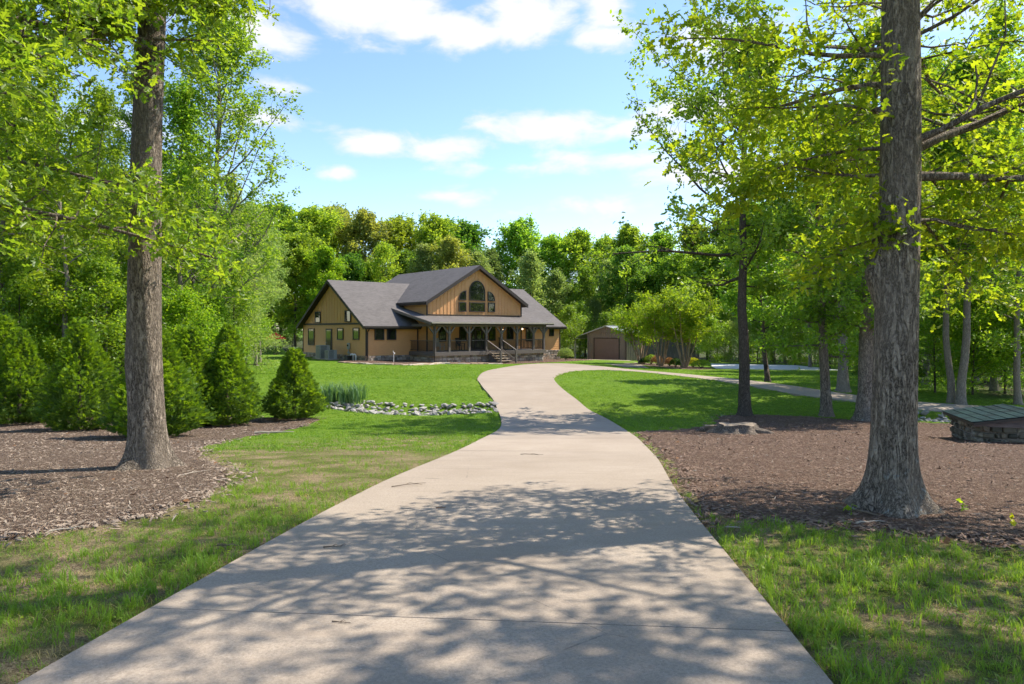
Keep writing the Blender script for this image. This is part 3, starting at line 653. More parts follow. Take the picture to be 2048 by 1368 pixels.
    # roofs
    def chevron(mb, half, we, wr, th, M):
        mb.prism([(-half, we-th), (-half, we), (0, wr), (half, we), (half, we-th), (0, wr-th)], M)
    for u0, u1 in ((-.5, 9.6), (12.1, W1+.5)):
        m = MB(); chevron(m, RV+.5, EW, RW, .06, lambda a, b, t: (u0+(u1-u0)*t, RV+a, b)); m.build('roof', shin, B)
        m = MB(); chevron(m, RV+.47, EW-.07, RW-.08, .12, lambda a, b, t: (u0+.05+(u1-u0-.1)*t, RV+a, b)); m.build('soffit', soff, B)
    m = MB(); chevron(m, RU-4.85, MEV, MW, .07, lambda a, b, t: (RU+a, -1.95+(13.0+1.95)*t, b)); m.build('roof', shin, B)
    m = MB(); chevron(m, RU-4.9, MEV-.09, MW-.09, .15, lambda a, b, t: (RU+a, -1.9+(12.9+1.9)*t, b)); m.build('soffit', soff, B)
    def rake(poly, M):
        MB().prism(poly, M).build('rake_board', brown, B)
    for s in (-1, 1):
        for (uu, t0) in ((-.5, -.045), (W1+.5, .0)):
            rake([(s*(RV+.52), EW-.30), (s*(RV+.52), EW-.015), (0, RW-.015), (0, RW-.30)], lambda a, b, t, uu=uu, t0=t0: (uu+t0+.045*t, RV+a, b))
        rake([(s*(RU-4.83), MEV-.36), (s*(RU-4.83), MEV-.02), (0, MW-.02), (0, MW-.36)], lambda a, b, t: (RU+a, -1.998+.048*t, b))
    # eave fascias and gutters
    for u0, u1 in ((-.45, A0-.02), (A1+1.75, W1+.45)):
        MB().box(u0, u1, -.545, -.5, EW-.26, EW-.03).build('fascia', brown, B)
        MB().box(u0, u1, -.66, -.55, EW-.15, EW-.03).build('gutter', brown, B)
        MB().box(u0, u1, -.49, 0, EW-.29, EW-.26).build('soffit', soff, B)
    for s, ue in ((-1, 4.85), (1, 2*RU-4.85)):
        a, b = sorted((ue, ue+s*.05)); MB().box(a, b, -1.9, 6, MEV-.30, MEV-.03).build('fascia', brown, B)
        a, b = sorted((ue+s*.055, ue+s*.16)); MB().box(a, b, -1.85, 5.4, MEV-.16, MEV-.04).build('gutter', brown, B)
    m = MB(); m.tube([(.02, -.6, EW-.12), (.06, -.5, EW-.26), (.09, -.12, EW-.5), (.09, -.09, EW-.62), (.09, -.09, -1.35)], .045, 8); m.build('downspout', brown, B)
    # windows and door
    def window(M, a0, a1, w0, w1, shape='rect', bars=()):
        t = .075
        def outline(x0, x1, z0, z1):
            if shape == 'rect': return [(x0, z0), (x1, z0), (x1, z1), (x0, z1)]
            pts = [(x0, z0), (x1, z0)]; n = 12
            if shape == 'arch':
                r = (x1-x0)/2; ry = min(z1-z0, r*1.18)
                pts += [((x0+x1)/2 + r*math.cos(math.pi*k/n), z1-ry + ry*math.sin(math.pi*k/n)) for k in range(n+1)]
            elif shape == 'quarter_left': pts += [(x1, z1)] + [(x1-(x1-x0)*math.sin(math.pi/2*k/n), z0+(z1-z0)*.12 + (z1-z0)*.88*math.cos(math.pi/2*k/n)) for k in range(1, n+1)]
            else: pts += [(x0+(x1-x0)*math.cos(math.pi/2*k/n), z0+(z1-z0)*.12 + (z1-z0)*.88*math.sin(math.pi/2*k/n)) for k in range(n+1)]
            return pts
        po, pi_ = outline(a0, a1, w0, w1), outline(a0+t, a1-t, w0+t, w1-t); n = len(po); mb = MB(); V = []; Fc = []
        for lst, o in ((po, -.01), (po, .085), (pi_, .085), (pi_, .02)): V += [M(a, o, w) for a, w in lst]
        for r in range(3):
            for k in range(n): Fc.append((r*n+k, r*n+(k+1) % n, (r+1)*n+(k+1) % n, (r+1)*n+k))
        fr = mb.pts(V, Fc).build('window', brown, B)
        pb = MB(); pb.prism(pi_, lambda a, b, q: M(a, .03+.02*q, b)); pb.build('pane', glass, fr)
        for kind, c in bars:
            if kind == 'h': wbox(MB(), M, a0+t*.8, a1-t*.8, .045, .07, c-.02, c+.02).build('glazing_bar', brown, fr)
            else: wbox(MB(), M, c-.02, c+.02, .045, .07, w0+t*.8, w1-t*.8).build('glazing_bar', brown, fr)
        return fr
    F1 = front(FV-.02); F0 = front(-.02); LW = left(-.02)
    for a0, a1, w0, w1 in ((6.5, 7.34, .30, 1.78), (8.82, 9.66, .30, 1.78), (12.26, 13.1, .32, 1.79), (14.54, 15.38, .42, 1.79)): window(F1, a0, a1, w0, w1)
    window(F1, 9.95, 11.84, 4.13, 6.04, 'arch', [('h', 4.95)]); window(F1, 9.98, 11.82, 3.07, 3.97)
    window(F1, 8.76, 9.6, 4.13, 5.06, 'quarter_left'); window(F1, 8.76, 9.6, 3.06, 3.97)
    window(F1, 12.18, 13.02, 4.13, 5.06, 'quarter_right'); window(F1, 12.2, 13.03, 3.08, 3.99)
    window(F0, 18.28, 19.25, .16, 1.62); window(F0, 21.6, 22.26, .68, 1.6); window(F0, .78, 1.71, .48, 1.5); window(F0, 2.0, 2.92, .48, 1.5)
    for a1, a0, w0, w1 in ((11.96, 10.56, -.16, 1.5), (5.48, 4.28, .44, 1.53), (2.35, 1.19, .49, 1.56), (10.33, 9.15, 2.06, 3.14), (3.94, 2.79, 2.09, 3.13)): window(LW, a0, a1, w0, w1)
    def door(M, a0, a1, w0, w1, arch):
        d = wbox(MB(), M, a0, a1, -.01, .06, w0, w1).build('door', brown, B)
        wbox(MB(), M, a0+.16, a1-.16, .062, .08, w0+.2, w1-.14).build('pane', glass, d)
        wbox(MB(), M, a1-.12, a1-.08, .06, .12, w0+.95, w0+1.07).build('handle', MATS['metal_roof'], d); return d
    door(LW, 6.63, 7.9, -.86, 1.49, False)
    door(F1, 10.62, 11.48, -.54, 1.44, True)
    m = MB(); wbox(m, F1, 10.2, 11.9, -.012, .045, -.54, 1.5); m.prism([(10.2, 1.5), (11.9, 1.5), (11.75, 1.75), (11.4, 1.95), (10.7, 1.95), (10.35, 1.75)], lambda a, b, t: F1(a, -.012+.057*t, b)); m.build('door_surround', brown, B)
    for a0, a1 in ((10.3, 10.54), (11.56, 11.8)): wbox(MB(), F1, a0, a1, .046, .062, -.35, 1.4).build('sidelight', glass, B)
    m = MB(); m.prism([(10.4, 1.54), (11.7, 1.54), (11.6, 1.72), (11.3, 1.86), (10.8, 1.86), (10.5, 1.72)], lambda a, b, t: F1(a, .047+.012*t, b)); m.build('transom', glass, B)
    # porch
    P = MATS['post_taupe']; dk = MATS['deck_grey']; rk = MATS['rail_black']; DW = -.55
    V0 = -4.05
    u = 4.3
    while u < 17.3:
        MB().box(u, min(u+.235, 17.3), V0-.06, -.03, DW-.05, DW).build('deck_board', dk, B); u += .24
    m = MB(); m.box(4.25, 17.35, V0-.07, V0+.0, DW-.34, DW-.055); m.box(4.25, 4.32, V0, -.03, DW-.34, DW-.055); m.box(17.28, 17.35, V0, -.03, DW-.34, DW-.055); m.build('deck_skirt', P, B)
    PW = lambda v: 2.06 + .2*(v+4.4)
    posts = [4.42, 5.95, 8.11, 10.05, 11.84, 13.74, 15.84, 17.2]
    for i, pu in enumerate(posts):
        o = MB().box(pu-.1, pu+.1, V0-.0, V0+.2, DW, 1.66).build('post', P, B, bevel=.008)
        for s in (-1, 1):
            if (i == 0 and s < 0) or (i == len(posts)-1 and s > 0): pass
            b = MB(); vv = V0+.1
            P4 = [(pu+s*.1, .98), (pu+s*.1, 1.2), (pu+s*.5, 1.66), (pu+s*.68, 1.66)]
            b.prism(P4, lambda a, w, t: (a, vv-.06+.12*t, w)); b.build('brace', P, o)
    MB().box(4.2, 17.45, V0+.0, V0+.2, 1.66, 1.92).build('beam', P, B)
    MB().box(4.32, 4.5, V0+.2, -.03, 1.68, 1.9).build('beam', P, B); MB().box(17.1, 17.28, V0+.2, -.03, 1.68, 1.9).build('beam', P, B)
    MB().box(4.5, 17.1, V0+.2, FV-.06, 1.93, 1.96).build('porch_ceiling', MATS['deck_grey'], B)
    m = MB()
    def slab(mb, u0, u1, v0, v1, top, th=.09): mb.hexa([(u0, v0, top(v0)-th), (u1, v0, top(v0)-th), (u1, v1, top(v1)-th), (u0, v1, top(v1)-th), (u0, v0, top(v0)), (u1, v0, top(v0)), (u1, v1, top(v1)), (u0, v1, top(v1))])
    slab(m, A0, A1, -4.4, FV-.005, PW); slab(m, 3.76, A0-.003, -4.4, 2.6, PW); slab(m, A1+.003, 18.1, -4.4, 2.6, PW); m.build('porch_roof', shin, B)
    for u0 in (3.71, 18.1):
        m = MB(); slab(m, u0, u0+.05, -4.42, 2.4, lambda v: PW(v)-.01, .24); m.build('rake_board', brown if u0 > 10 else P, B)
    MB().box(3.78, 18.08, -4.44, -4.405, PW(-4.4)-.24, PW(-4.4)-.02).build('fascia', brown, B)
    MB().box(3.78, 18.08, -4.56, -4.445, PW(-4.4)-.13, PW(-4.4)-.01).build('gutter', MATS['gutter_tan'], B)
    m = MB(); m.tube([(4.3, -4.5, 1.92), (4.3, -4.25, 1.7), (4.3, -4.16, 1.6), (4.3, -4.16, -1.5)], .04, 8); m.build('downspout', brown, B)
    def railing(p, q):
        (u0, v0), (u1, v1) = p, q; L_ = math.hypot(u1-u0, v1-v0); rl = MB().bar((u0, v0, DW+.98), (u1, v1, DW+.98), .09, .045).build('rail', P, B)
        MB().bar((u0, v0, DW+.12), (u1, v1, DW+.12), .05, .05).build('bottom_rail', rk, rl); m = MB(); n = int(L_/.115)
        for k in range(1, n): t = k/n; x, y = u0+(u1-u0)*t, v0+(v1-v0)*t; m.box(x-.010, x+.010, y-.010, y+.010, DW+.14, DW+.96)
        m.build('balusters', rk, rl, kind='stuff')
    vr = V0+.1
    for i in range(len(posts)-1):
        if i == 3: continue
        railing((posts[i]+.1, vr), (posts[i+1]-.1, vr))
    railing((4.4, vr+.1), (4.4, -.05)); railing((17.2, vr+.1), (17.2, -.05))
    # steps
    ns = 5; gr = -1.62
    for k in range(ns):
        top = DW-.02 - (k+.0)*((DW-gr)/ns) - (DW-gr)/ns*.9; v1 = V0-.08-k*.40
        MB().box(10.2, 11.7, v1-.43, v1, top-.05, top).build('tread', MATS['step_tan'], B); MB().box(10.24, 11.66, v1-.03, v1, gr-.3, top-.052).build('riser', MATS['deck_grey'], B)
    vend = V0-.08-ns*.40
    for pu in (10.05, 11.84):
        o = MB().box(pu-.075, pu+.075, vend-.02, vend+.13, gr-.35, gr+1.15).build('newel_post', P, B)
        h = MB().bar((pu, V0+.02, DW+1.0), (pu, vend+.05, gr+1.17), .11, .05).build('handrail', MATS['post_taupe'], B)
        MB().bar((pu, V0+.02, DW+.12), (pu, vend+.05, gr+.26), .05, .06).build('bottom_rail', P, h)
        m = MB()
        for k in range(1, 16):
            t = k/16; v = V0+.02+(vend+.03-V0)*t; b = DW+.12+(gr+.26-DW-.12)*t; m.box(pu-.01, pu+.01, v-.01, v+.01, b, b+.88)
        m.build('balusters', rk, h, kind='stuff')
    # wall lamps
    t = NT('lamp_glow'); e = t.n('ShaderNodeEmission'); e.inputs[0].default_value = (1, .75, .45, 1); e.inputs[1].default_value = 2; t.l(e.outputs[0], t.out.inputs[0])
    for au, aw, M in ((13.95, 1.35, F1), (9.98, 1.28, F1), (17.75, 1.45, F0)):
        o = wbox(MB(), M, au-.08, au+.08, .01, .05, aw-.12, aw+.16).build('wall_lamp', rk, B); wbox(MB(), M, au-.05, au+.05, .055, .14, aw-.08, aw+.07).build('lamp_glass', t.m, o)
        wbox(MB(), M, au-.07, au+.07, .05, .16, aw+.072, aw+.11).build('lamp_cap', rk, o)
    return B
HOUSE = build_house()

def at_house(name, u, v, w, label, cat, rz=0, group=None):
    x, y = hw(u, v); return empty(name, (x, y, w), HT+rz, label, cat, group)
def hz(u, v): return gz(*hw(u, v))
def ac_unit(u, v, wx, wy, h, label):
    z = hz(u, v)+.08; o = at_house('air_conditioner', u, v, z, label, 'air conditioner', group='air conditioners beside the house'); a = MATS['ac_grey']; d = MATS['ac_dark']
    MB().box(-wx/2+.03, wx/2-.03, -wy/2+.03, wy/2-.03, .05, h-.04).build('coil', d, o)
    MB().box(-wx/2, wx/2, -wy/2, wy/2, h-.06, h).build('top_panel', a, o, bevel=.01); MB().box(-wx/2, wx/2, -wy/2, wy/2, 0, .06).build('base_pan', a, o)
    for sx in (-1, 1):
        for sy in (-1, 1): MB().box(sx*wx/2-.05*(sx > 0), sx*wx/2+.05*(sx < 0), sy*wy/2-.05*(sy > 0), sy*wy/2+.05*(sy < 0), .06, h-.06).build('corner_post', a, o)
    n = int(h/.09)
    for side in range(2):
        for k in range(n):
            z0 = .09+k*(h-.16)/n
            if side == 0: MB().box(-wx/2+.05, wx/2-.05, -wy/2-.004, -wy/2+.02, z0, z0+.045).build('louvre', a, o)
            else: MB().box(-wx/2-.004, -wx/2+.02, -wy/2+.05, wy/2-.05, z0, z0+.045).build('louvre', a, o)
    MB().box(wx/2-.3, wx/2-.0, -wy/2-.012, -wy/2-.005, .06, h-.06).build('service_panel', a, o)
    m = MB(); m.tube([(0, 0, h), (0, 0, h+.015)], min(wx, wy)*.4, 20); m.build('fan_grille', d, o); return o
ac_unit(-1.35, 5.75, .95, .95, 1.2, 'taller grey air conditioner below the side door')
ac_unit(-1.35, 4.1, .8, .8, .8, 'shorter grey air conditioner beside the taller one')
x0 = at_house('concrete_pad', -1.3, 4.6, hz(-1.3, 4.6), 'low concrete pad under the two air conditioners', 'pad')
MB().box(-.75, .75, -1.5, 2, -.1, .08).build('slab', MATS['concrete'], x0)
em = at_house('electric_meter', -.04, 3.1, -1.3, 'grey electric meter box with conduit on the side wall', 'meter')
MB().box(-.14, 0, -.2, .2, .95, 1.5).build('box', MATS['ac_grey'], em, bevel=.015); MB().tube([(-.07, 0, -.05), (-.07, 0, .95)], .035, 8).build('conduit', MATS['ac_grey'], em)
MB().tube([(-.14, 0, 1.28), (-.2, 0, 1.28)], .09, 14).build('meter_dial', MATS['glass'], em); MB().box(-.12, 0, -.16, .16, .55, .72).build('junction_box', MATS['ac_grey'], em)
for k, vv in enumerate((1.75, 1.25)):
    vp = at_house('vent_pipe', -.35, vv, hz(-.35, vv), ('left', 'right')[k] + ' one of the two curved white vent pipes at the house corner', 'pipe', group='white vent pipes at the house corner')
    m = MB(); m.tube([(0, 0, -.05), (0, 0, .42)], .06, 12); m.build('pipe', MATS['pvc_white'], vp)
    m = MB(); m.tube([(0, 0, .40), (-.02, 0, .5), (-.09, 0, .57), (-.19, 0, .57), (-.25, 0, .51), (-.26, 0, .45)], .075, 12); m.build('elbow', MATS['pvc_white'], vp)
    MB().tube([(0, 0, .36), (0, 0, .42)], .078, 12).build('collar', MATS['pvc_white'], vp)
bx = at_house('utility_box', -.75, 1.9, hz(-.75, 1.9), 'small black utility box on the ground by the vent pipes', 'box')
MB().box(-.22, .22, -.3, .3, -.05, .36).build('body', MATS['black_box'], bx, bevel=.02); MB().box(-.25, .25, -.33, .33, .36, .42).build('lid', MATS['black_box'], bx, bevel=.01)
sp = at_house('water_standpipe', .9, -3.1, hz(.9, -3.1), 'thin white water standpipe in the mulch before the left windows', 'standpipe')
MB().tube([(0, 0, -.1), (0, 0, .72)], .03, 8).build('pipe', MATS['pvc_white'], sp); MB().tube([(0, 0, .72), (0, -.03, .8), (0, -.12, .82), (0, -.17, .74)], .04, 8).build('spout', MATS['pvc_white'], sp); MB().bar((0, .02, .78), (0, .1, 1.0), .025).build('lever', MATS['pvc_white'], sp)
# flat stones edging the house bed
ed = [hw(*p) for p in [(-3.6, -2.8), (-3.4, -5.0), (-3.0, -6.6), (-1.0, -8.2), (.4, -7.9), (1.6, -7.4), (2.6, -6.7), (3.6, -6.1), (6, -6.7), (7.6, -6.8), (9.4, -6.95)]]
er = empty('stone_edging', (*ed[3], gz(*ed[3])), 0, 'row of flat tan stones edging the mulch before the house', 'edging'); ep = catmull(ed, 8)
acc = 0
for i in range(0, len(ep)-1, 2):
    p = ep[i]; l = rnd.uniform(.28, .5); o = MB().box(-l, l, -.16, .16, -.05, rnd.uniform(.07, .13)).build('edging_stone', MATS[rnd.choice(['step_tan', 'stone_2', 'stone_4', 'stone_0'])], er, bevel=.02)
    q = ep[min(i+2, len(ep)-1)]; o.location = (p[0]-ed[3][0], p[1]-ed[3][1], gz(*p)-gz(*ed[3])); o.rotation_euler = (0, 0, math.atan2(q[1]-p[1], q[0]-p[0])+rnd.uniform(-.2, .2))
def rocker(u, v, rz, mat, label):
    o = at_house('rocking_chair', u, v, -.55, label, 'chair', rz, 'chairs on the porch')
    for i in range(5): MB().box(-.27+i*.11, -.17+i*.11, -.24, .26, .42, .445).build('seat_slat', mat, o)
    for i in range(6): MB().bar((-.25+i*.1, .25, .44), (-.25+i*.1, .42, 1.15), .06, .018).build('back_slat', mat, o)
    MB().bar((-.3, .42, 1.13), (.3, .42, 1.13), .03, .09).build('top_rail', mat, o)
    for s in (-1, 1):
        MB().bar((s*.28, -.22, .04), (s*.28, -.24, .66), .045).build('leg', mat, o); MB().bar((s*.28, .25, .04), (s*.28, .34, .7), .045).build('leg', mat, o)
        MB().box(s*.28-.05, s*.28+.05, -.3, .36, .655, .685).build('arm', mat, o)
        MB().tube([(s*.28, -.42, .08), (s*.28, -.2, .025), (s*.28, .05, .015), (s*.28, .3, .03), (s*.28, .55, .1)], .022, 6).build('runner', mat, o)
rocker(8.6, -1.95, 0, MATS['chair_dark'], 'dark rocking chair on the porch left of the front door')
rocker(13.7, -2.0, 0, MATS['chair_dark'], 'dark rocking chair on the porch right of the front door')
rocker(6.2, -2.2, .3, MATS['chair_pale'], 'pale wooden rocking chair at the left end of the porch')

# ------------------------------------------------------------------ metal garage
def build_garage():
    cx, cy = 13.0, 78.0; z0 = gz(cx, cy)-.05; G = empty('metal_garage', (cx, cy, z0), HT, 'low taupe metal garage with roller door and lean-to, half behind trees', 'garage')
    t, rf, dr = MATS['metal_taupe'], MATS['metal_roof'], MATS['door_taupe']; L_, D = 14.2, 5.9; ev, pk = 3.25, 4.0
    m = MB(); m.box(.03, L_, .03, D-.03, -.6, ev); m.prism([(.03, ev), (D-.03, ev), (D/2, pk-.06)], lambda a, b, q: (.03+(L_-.03)*q, a, b)); m.build('wall', t, G)
    for face in range(2):
        n = int((D if face == 0 else L_)/.30)
        for k in range(n+1):
            a = k*(D if face == 0 else L_)/n; mb = MB()
            if face == 0:
                top = ev+(pk-ev)*(1-abs(a-D/2)/(D/2))-.06
                if 1.0 < a < 4.9: mb.box(-.02, .03, a-.035, a+.035, 2.6, top)
                else: mb.box(-.02, .03, a-.035, a+.035, -.4, top)
            else: mb.box(a-.04, a+.04, -.02, .03, -.4, ev-.02)
            mb.build('wall_rib', t, G)
    d = MB().box(-.01, .035, 1.05, 4.85, -.3, 2.5).build('roller_door', dr, G)
    for k in range(6): MB().box(-.022, -.011, 1.07, 4.83, -.2+k*.45, .2+k*.45).build('door_panel', dr, d)
    m = MB(); m.box(-.05, .04, .9, 1.045, -.3, 2.6); m.box(-.05, .04, 4.855, 5.0, -.3, 2.6); m.box(-.05, .04, 1.045, 4.855, 2.505, 2.62); m.build('door_frame', MATS['trim_brown'], G)
    for s in (0, 1):
        m = MB(); v0, w0 = (-.2, ev-.05) if s == 0 else (D+2.4, ev-.72); 
        pts = [(v0, w0+.02), (D/2, pk+.02), (D/2, pk-.05), (v0, w0-.05)] if s == 0 else [(v0, w0+.02), (v0, w0-.05), (D/2, pk-.05), (D/2, pk+.02)]
        m.prism(pts, lambda a, b, q: (-.25+(L_+.5)*q, a, b)); ro = m.build('roof', rf, G)
        for k in range(30):
            u = -.2+k*(L_+.4)/29; mb = MB(); mb.bar((u, D/2, pk+.03), (u, v0, w0+.03), .05, .03); mb.build('roof_rib', rf, ro)
    MB().box(-.3, L_+.3, D/2-.15, D/2+.15, pk+.015, pk+.06).build('ridge_cap', rf, G)
    for k in range(4):
        MB().box(-.1+k*4.6, .06+k*4.6, D+2.1, D+2.26, -.6, ev-.7).build('lean_to_post', MATS['white_post'], G)
    MB().box(-.2, L_, D+2.12, D+2.24, ev-.82, ev-.72).build('lean_to_beam', MATS['white_post'], G)
    for u, v in ((0, 0), (0, D)): MB().box(u-.06, u+.08, v-.07, v+.07, -.4, ev-.03).build('corner_trim', MATS['trim_brown'] if v == 0 else t, G)
    MB().box(-.1, .02, -.06, D+.06, ev-.02, ev+.0).build('trim', t, G)
    return G
build_garage()

# ------------------------------------------------------------------ stone box with green shingle roof
def build_stonebox():
    # front-left corner of the box, long face towards the camera
    x, y = 10.2, 14.95; z = gz(11.2, 15.7)-.04; rz = math.radians(-17)
    S = empty('stone_well_house', (x, y, z), rz, 'low stone box with green shingle gable roof at the right edge', 'well house')
    L_, D, h = 2.3, 1.9, .52
    MB().box(.07, L_-.07, .07, D-.07, -.3, h).build('core', MATS['stone_3'], S)
    rr = random.Random(5)
    def face(M, a1):
        w = -.1
        while w < h-.02:
            hh = min(rr.uniform(.07, .17), h-w); hh = h-w if h-w-hh < .07 else hh; a = 0
            while a < a1-.02:
                l = rr.uniform(.08, .3); l = a1-a if a1-a-l < .1 else l; e = .006; o = rr.uniform(.0, .09); j = lambda: rr.uniform(-.022, .022)
                mb = MB(); x0, x1, z0, z1 = a+e, a+l-e, w+e, w+hh-e; ii, c = -.05, .018
                mb.hexa([M(x0, ii, z0), M(x1, ii, z0), M(x1-c+j(), o+j(), z0+c+j()), M(x0+c+j(), o+j(), z0+c+j()), M(x0, ii, z1), M(x1, ii, z1), M(x1-c+j(), o+j(), z1-c+j()), M(x0+c+j(), o+j(), z1-c+j())])
                mb.build('stone', MATS['moss_stone_%d' % rr.randrange(4)], S, bevel=.014); a += l
            w += hh
    face(lambda a, o, w: (a, -o+.06, w), L_); face(lambda a, o, w: (-o+.06, a, w), D); face(lambda a, o, w: (a, D+o-.06, w), L_)
    rw, ov = h+.27, .12; half = L_/2+ov; e0 = h+.06
    # gable faces the camera, ridge runs back
    MB().prism([(-L_/2, h+.002), (L_/2, h+.002), (0, rw-.07)], lambda a, b, t: (L_/2+a, .03+(D-.06)*t, b)).build('gable_board', MATS['old_board'], S)
    m = MB(); m.prism([(-half, e0-.06), (-half, e0), (0, rw), (half, e0), (half, e0-.06), (0, rw-.06)], lambda a, b, t: (L_/2+a, -ov+(D+2*ov)*t, b)); m.build('roof_deck', MATS['trim_brown'], S)
    MB().box(-.08, L_+.08, .0, .05, h-.03, h+.05).build('lintel', MATS['old_board'], S)
    for s in (-1, 1):
        nx, ny = 6, 8; sl = Vector((-s*half, 0, rw-e0)); sl_n = sl.normalized(); ln = sl.length; nrm = Vector((s*(rw-e0), 0, half)).normalized()
        for i in range(nx):
            for jx in range(-1, ny):
                y0 = -ov + (jx + (.5 if i % 2 else 0))*(D+2*ov)/ny; y1 = y0+(D+2*ov)/ny-.005; y0 = max(y0, -ov); y1 = min(y1, D+ov)
                if y1-y0 < .05: continue
                base = Vector((L_/2+s*half, 0, e0)); a = base + sl*(i/nx) + nrm*.014; b = base + sl*((i+1)/nx*1.0) + nrm*.004; t = nrm*.012
                if i == 0: a = a - sl_n*.02
                A = Vector((0, y0, 0)); Bv = Vector((0, y1, 0)); mb = MB(); mb.hexa([a+A, a+Bv, b+Bv, b+A, a+A+t, a+Bv+t, b+Bv+t, b+A+t])
                mb.build('shingle', MATS['green_shingle_%d' % rr.randrange(4)], S)
    m = MB(); m.prism([(-.13, -.075), (0, 0), (.13, -.075), (.13, -.055), (0, .022), (-.13, -.055)], lambda a, b, t: (L_/2+a, -ov-.01+(D+2*ov+.02)*t, rw+.012+b)); m.build('ridge_cap', MATS['green_shingle_0'], S)
build_stonebox()

# ------------------------------------------------------------------ stump, umbrella, sticks
def build_stump():
    x, y = 5.95, 18.0; z = gz(x, y)+.02; S = empty('tree_stump', (x, y, z), 0, 'cut tree stump with roots in the right mulch bed', 'stump'); rr = random.Random(3); n = 40; V = []; Fc = []
    prof = [(-.08, 1.75), (.03, 1.45), (.10, 1.12), (.2, .98), (.26, .95)]
    for i, (hh, k) in enumerate(prof):
        for j in range(n):
            a = 2*math.pi*j/n; lob = 1+.16*math.sin(5*a+1)*(1.3-i*.2)+.08*math.sin(9*a); V.append((math.cos(a)*.5*k*lob, math.sin(a)*.42*k*lob, hh+(.03*math.sin(a*3) if i else 0)))
    for i in range(len(prof)-1):
        for j in range(n): Fc.append((i*n+j, i*n+(j+1) % n, (i+1)*n+(j+1) % n, (i+1)*n+j))
    S.scale = (.95, .95, .95); MB().pts(V, Fc).build('bark', MATS['bark_oak'], S, True); b = (len(prof)-1)*n
    MB().pts([V[b+j] for j in range(n)]+[(0, 0, .262)], [(j, (j+1) % n, n) for j in range(n)]).build('cut_face', MATS['cut_wood'], S)
    m = MB(); m.tube([(-.2, .3, .0), (-.55, .45, .06), (-.85, .55, .02), (-1.0, .6, -.06)], [.2, .13, .09, .05], 10); m.build('root', MATS['bark_oak'], S)
    m = MB(); m.prism([(-.8, .38), (-.75, .56), (-.3, .5), (-.28, .28)], lambda a, b, t: (a, b, .13+.05*t-.02*(a < -.6))); m.build('cut_face', MATS['cut_wood'], S)
    m = MB(); m.tube([(.4, -.1, .05), (.75, -.25, .04), (1.0, -.3, -.05)], [.16, .1, .05], 10); m.build('root', MATS['bark_oak'], S)
build_stump()
def build_umbrella():
    x, y = -29.6, 85.5; z = gz(x, y); U = empty('patio_umbrella', (x, y, z), 0, 'red patio umbrella behind the evergreens left of the house', 'umbrella')
    MB().tube([(0, 0, -.05), (0, 0, 2.75)], .03, 8).build('pole', MATS['post_taupe'], U); MB().tube([(0, 0, 0), (0, 0, .1)], .3, 16).build('base', MATS['black_box'], U); n = 8
    for k in range(n):
        a, b = 2*math.pi*k/n, 2*math.pi*(k+1)/n; mb = MB()
        mb.pts([(0, 0, 2.75), (1.3*math.cos(a), 1.3*math.sin(a), 2.05), (1.3*math.cos(b), 1.3*math.sin(b), 2.05), (0, 0, 2.71), (1.3*math.cos(a), 1.3*math.sin(a), 1.95), (1.3*math.cos(b), 1.3*math.sin(b), 1.95)],
               [(0, 1, 2), (3, 5, 4), (0, 3, 4, 1), (1, 4, 5, 2), (2, 5, 3, 0)]); mb.build('canopy_panel', MATS['red_cloth'], U)
    T = empty('patio_table', (x+.0, y-.9, z), 0, 'small brown patio table under the red umbrella', 'table')
    MB().tube([(0, 0, .72), (0, 0, .76)], .45, 20).build('table_top', MATS['step_tan'], T)
    for k in range(4): a = k*math.pi/2+.4; MB().tube([(.35*math.cos(a), .35*math.sin(a), 0), (.28*math.cos(a), .28*math.sin(a), .72)], .02, 6).build('leg', MATS['chair_dark'], T)
build_umbrella()
def stick(x, y, a, l, r, mat, label, twigs=2, on=.03):
    z = gz(x, y)+on; o = empty('fallen_twig', (x, y, z), a, label, 'twig', 'fallen twigs'); rr = random.Random(int(x*100+y*37)); P_ = [(0, 0, r)]
    for k in range(5): p = P_[-1]; P_.append((p[0]+l/5, p[1]+rr.uniform(-.06, .06)*l, r*1.1+rr.uniform(0, r)))
    MB().tube(P_, [r*(1-.13*i) for i in range(6)], 6).build('stem', mat, o)
    for k in range(twigs):
        p = P_[2+k]; s = (-1)**k; MB().tube([p, (p[0]+l*.16, p[1]+s*l*.13, p[2]+.006), (p[0]+l*.27, p[1]+s*l*.17, r)], [r*.6, r*.4, r*.2], 5).build('side_twig', mat, o)
stick(-1.45, 5.25, .3, .16, .006, MATS['stick'], 'small dark leafy twig on the left half of the driveway', 3)
stick(-1.42, 8.05, .35, .42, .006, MATS['stick'], 'thin twig poking over the left edge of the driveway'); stick(-.98, 3.72, -.12, .11, .004, MATS['stick'], 'tiny dark stick lying on the nearest driveway joint', 1)
stick(.15, 12.0, -.25, .4, .006, MATS['stick'], 'thin curved twig on the middle of the driveway'); stick(-.75, 6.75, .2, .1, .006, MATS['dead_leaf'], 'brown leafy sprig on the driveway by the second joint', 2)
stick(-6.6, 17.5, .1, 1.0, .03, MATS['stick_pale'], 'pale broken branch on the left mulch bed', 1); stick(3.4, 6.35, 2.3, .5, .014, MATS['stick'], 'dark branch in the mulch before the right oak', 2)
stick(3.05, 6.05, .15, .28, .01, MATS['stick_pale'], 'pale stick in the shade before the right oak', 0); stick(2.1, 8.6, .05, .3, .012, MATS['stick'], 'short dark stick in the mulch right of the driveway', 0)
stick(-3.9, 5.75, .4, .25, .008, MATS['stick_pale'], 'pale curved stick at the left edge of the mulch', 0); stick(-2.3, 5.3, -.2, .22, .007, MATS['stick'], 'brown twig in the grass left of the driveway', 1)
stick(-4.4, 9.0, .9, .45, .007, MATS['stick_pale'], 'thin pale sucker twig at the foot of the left oak', 1)

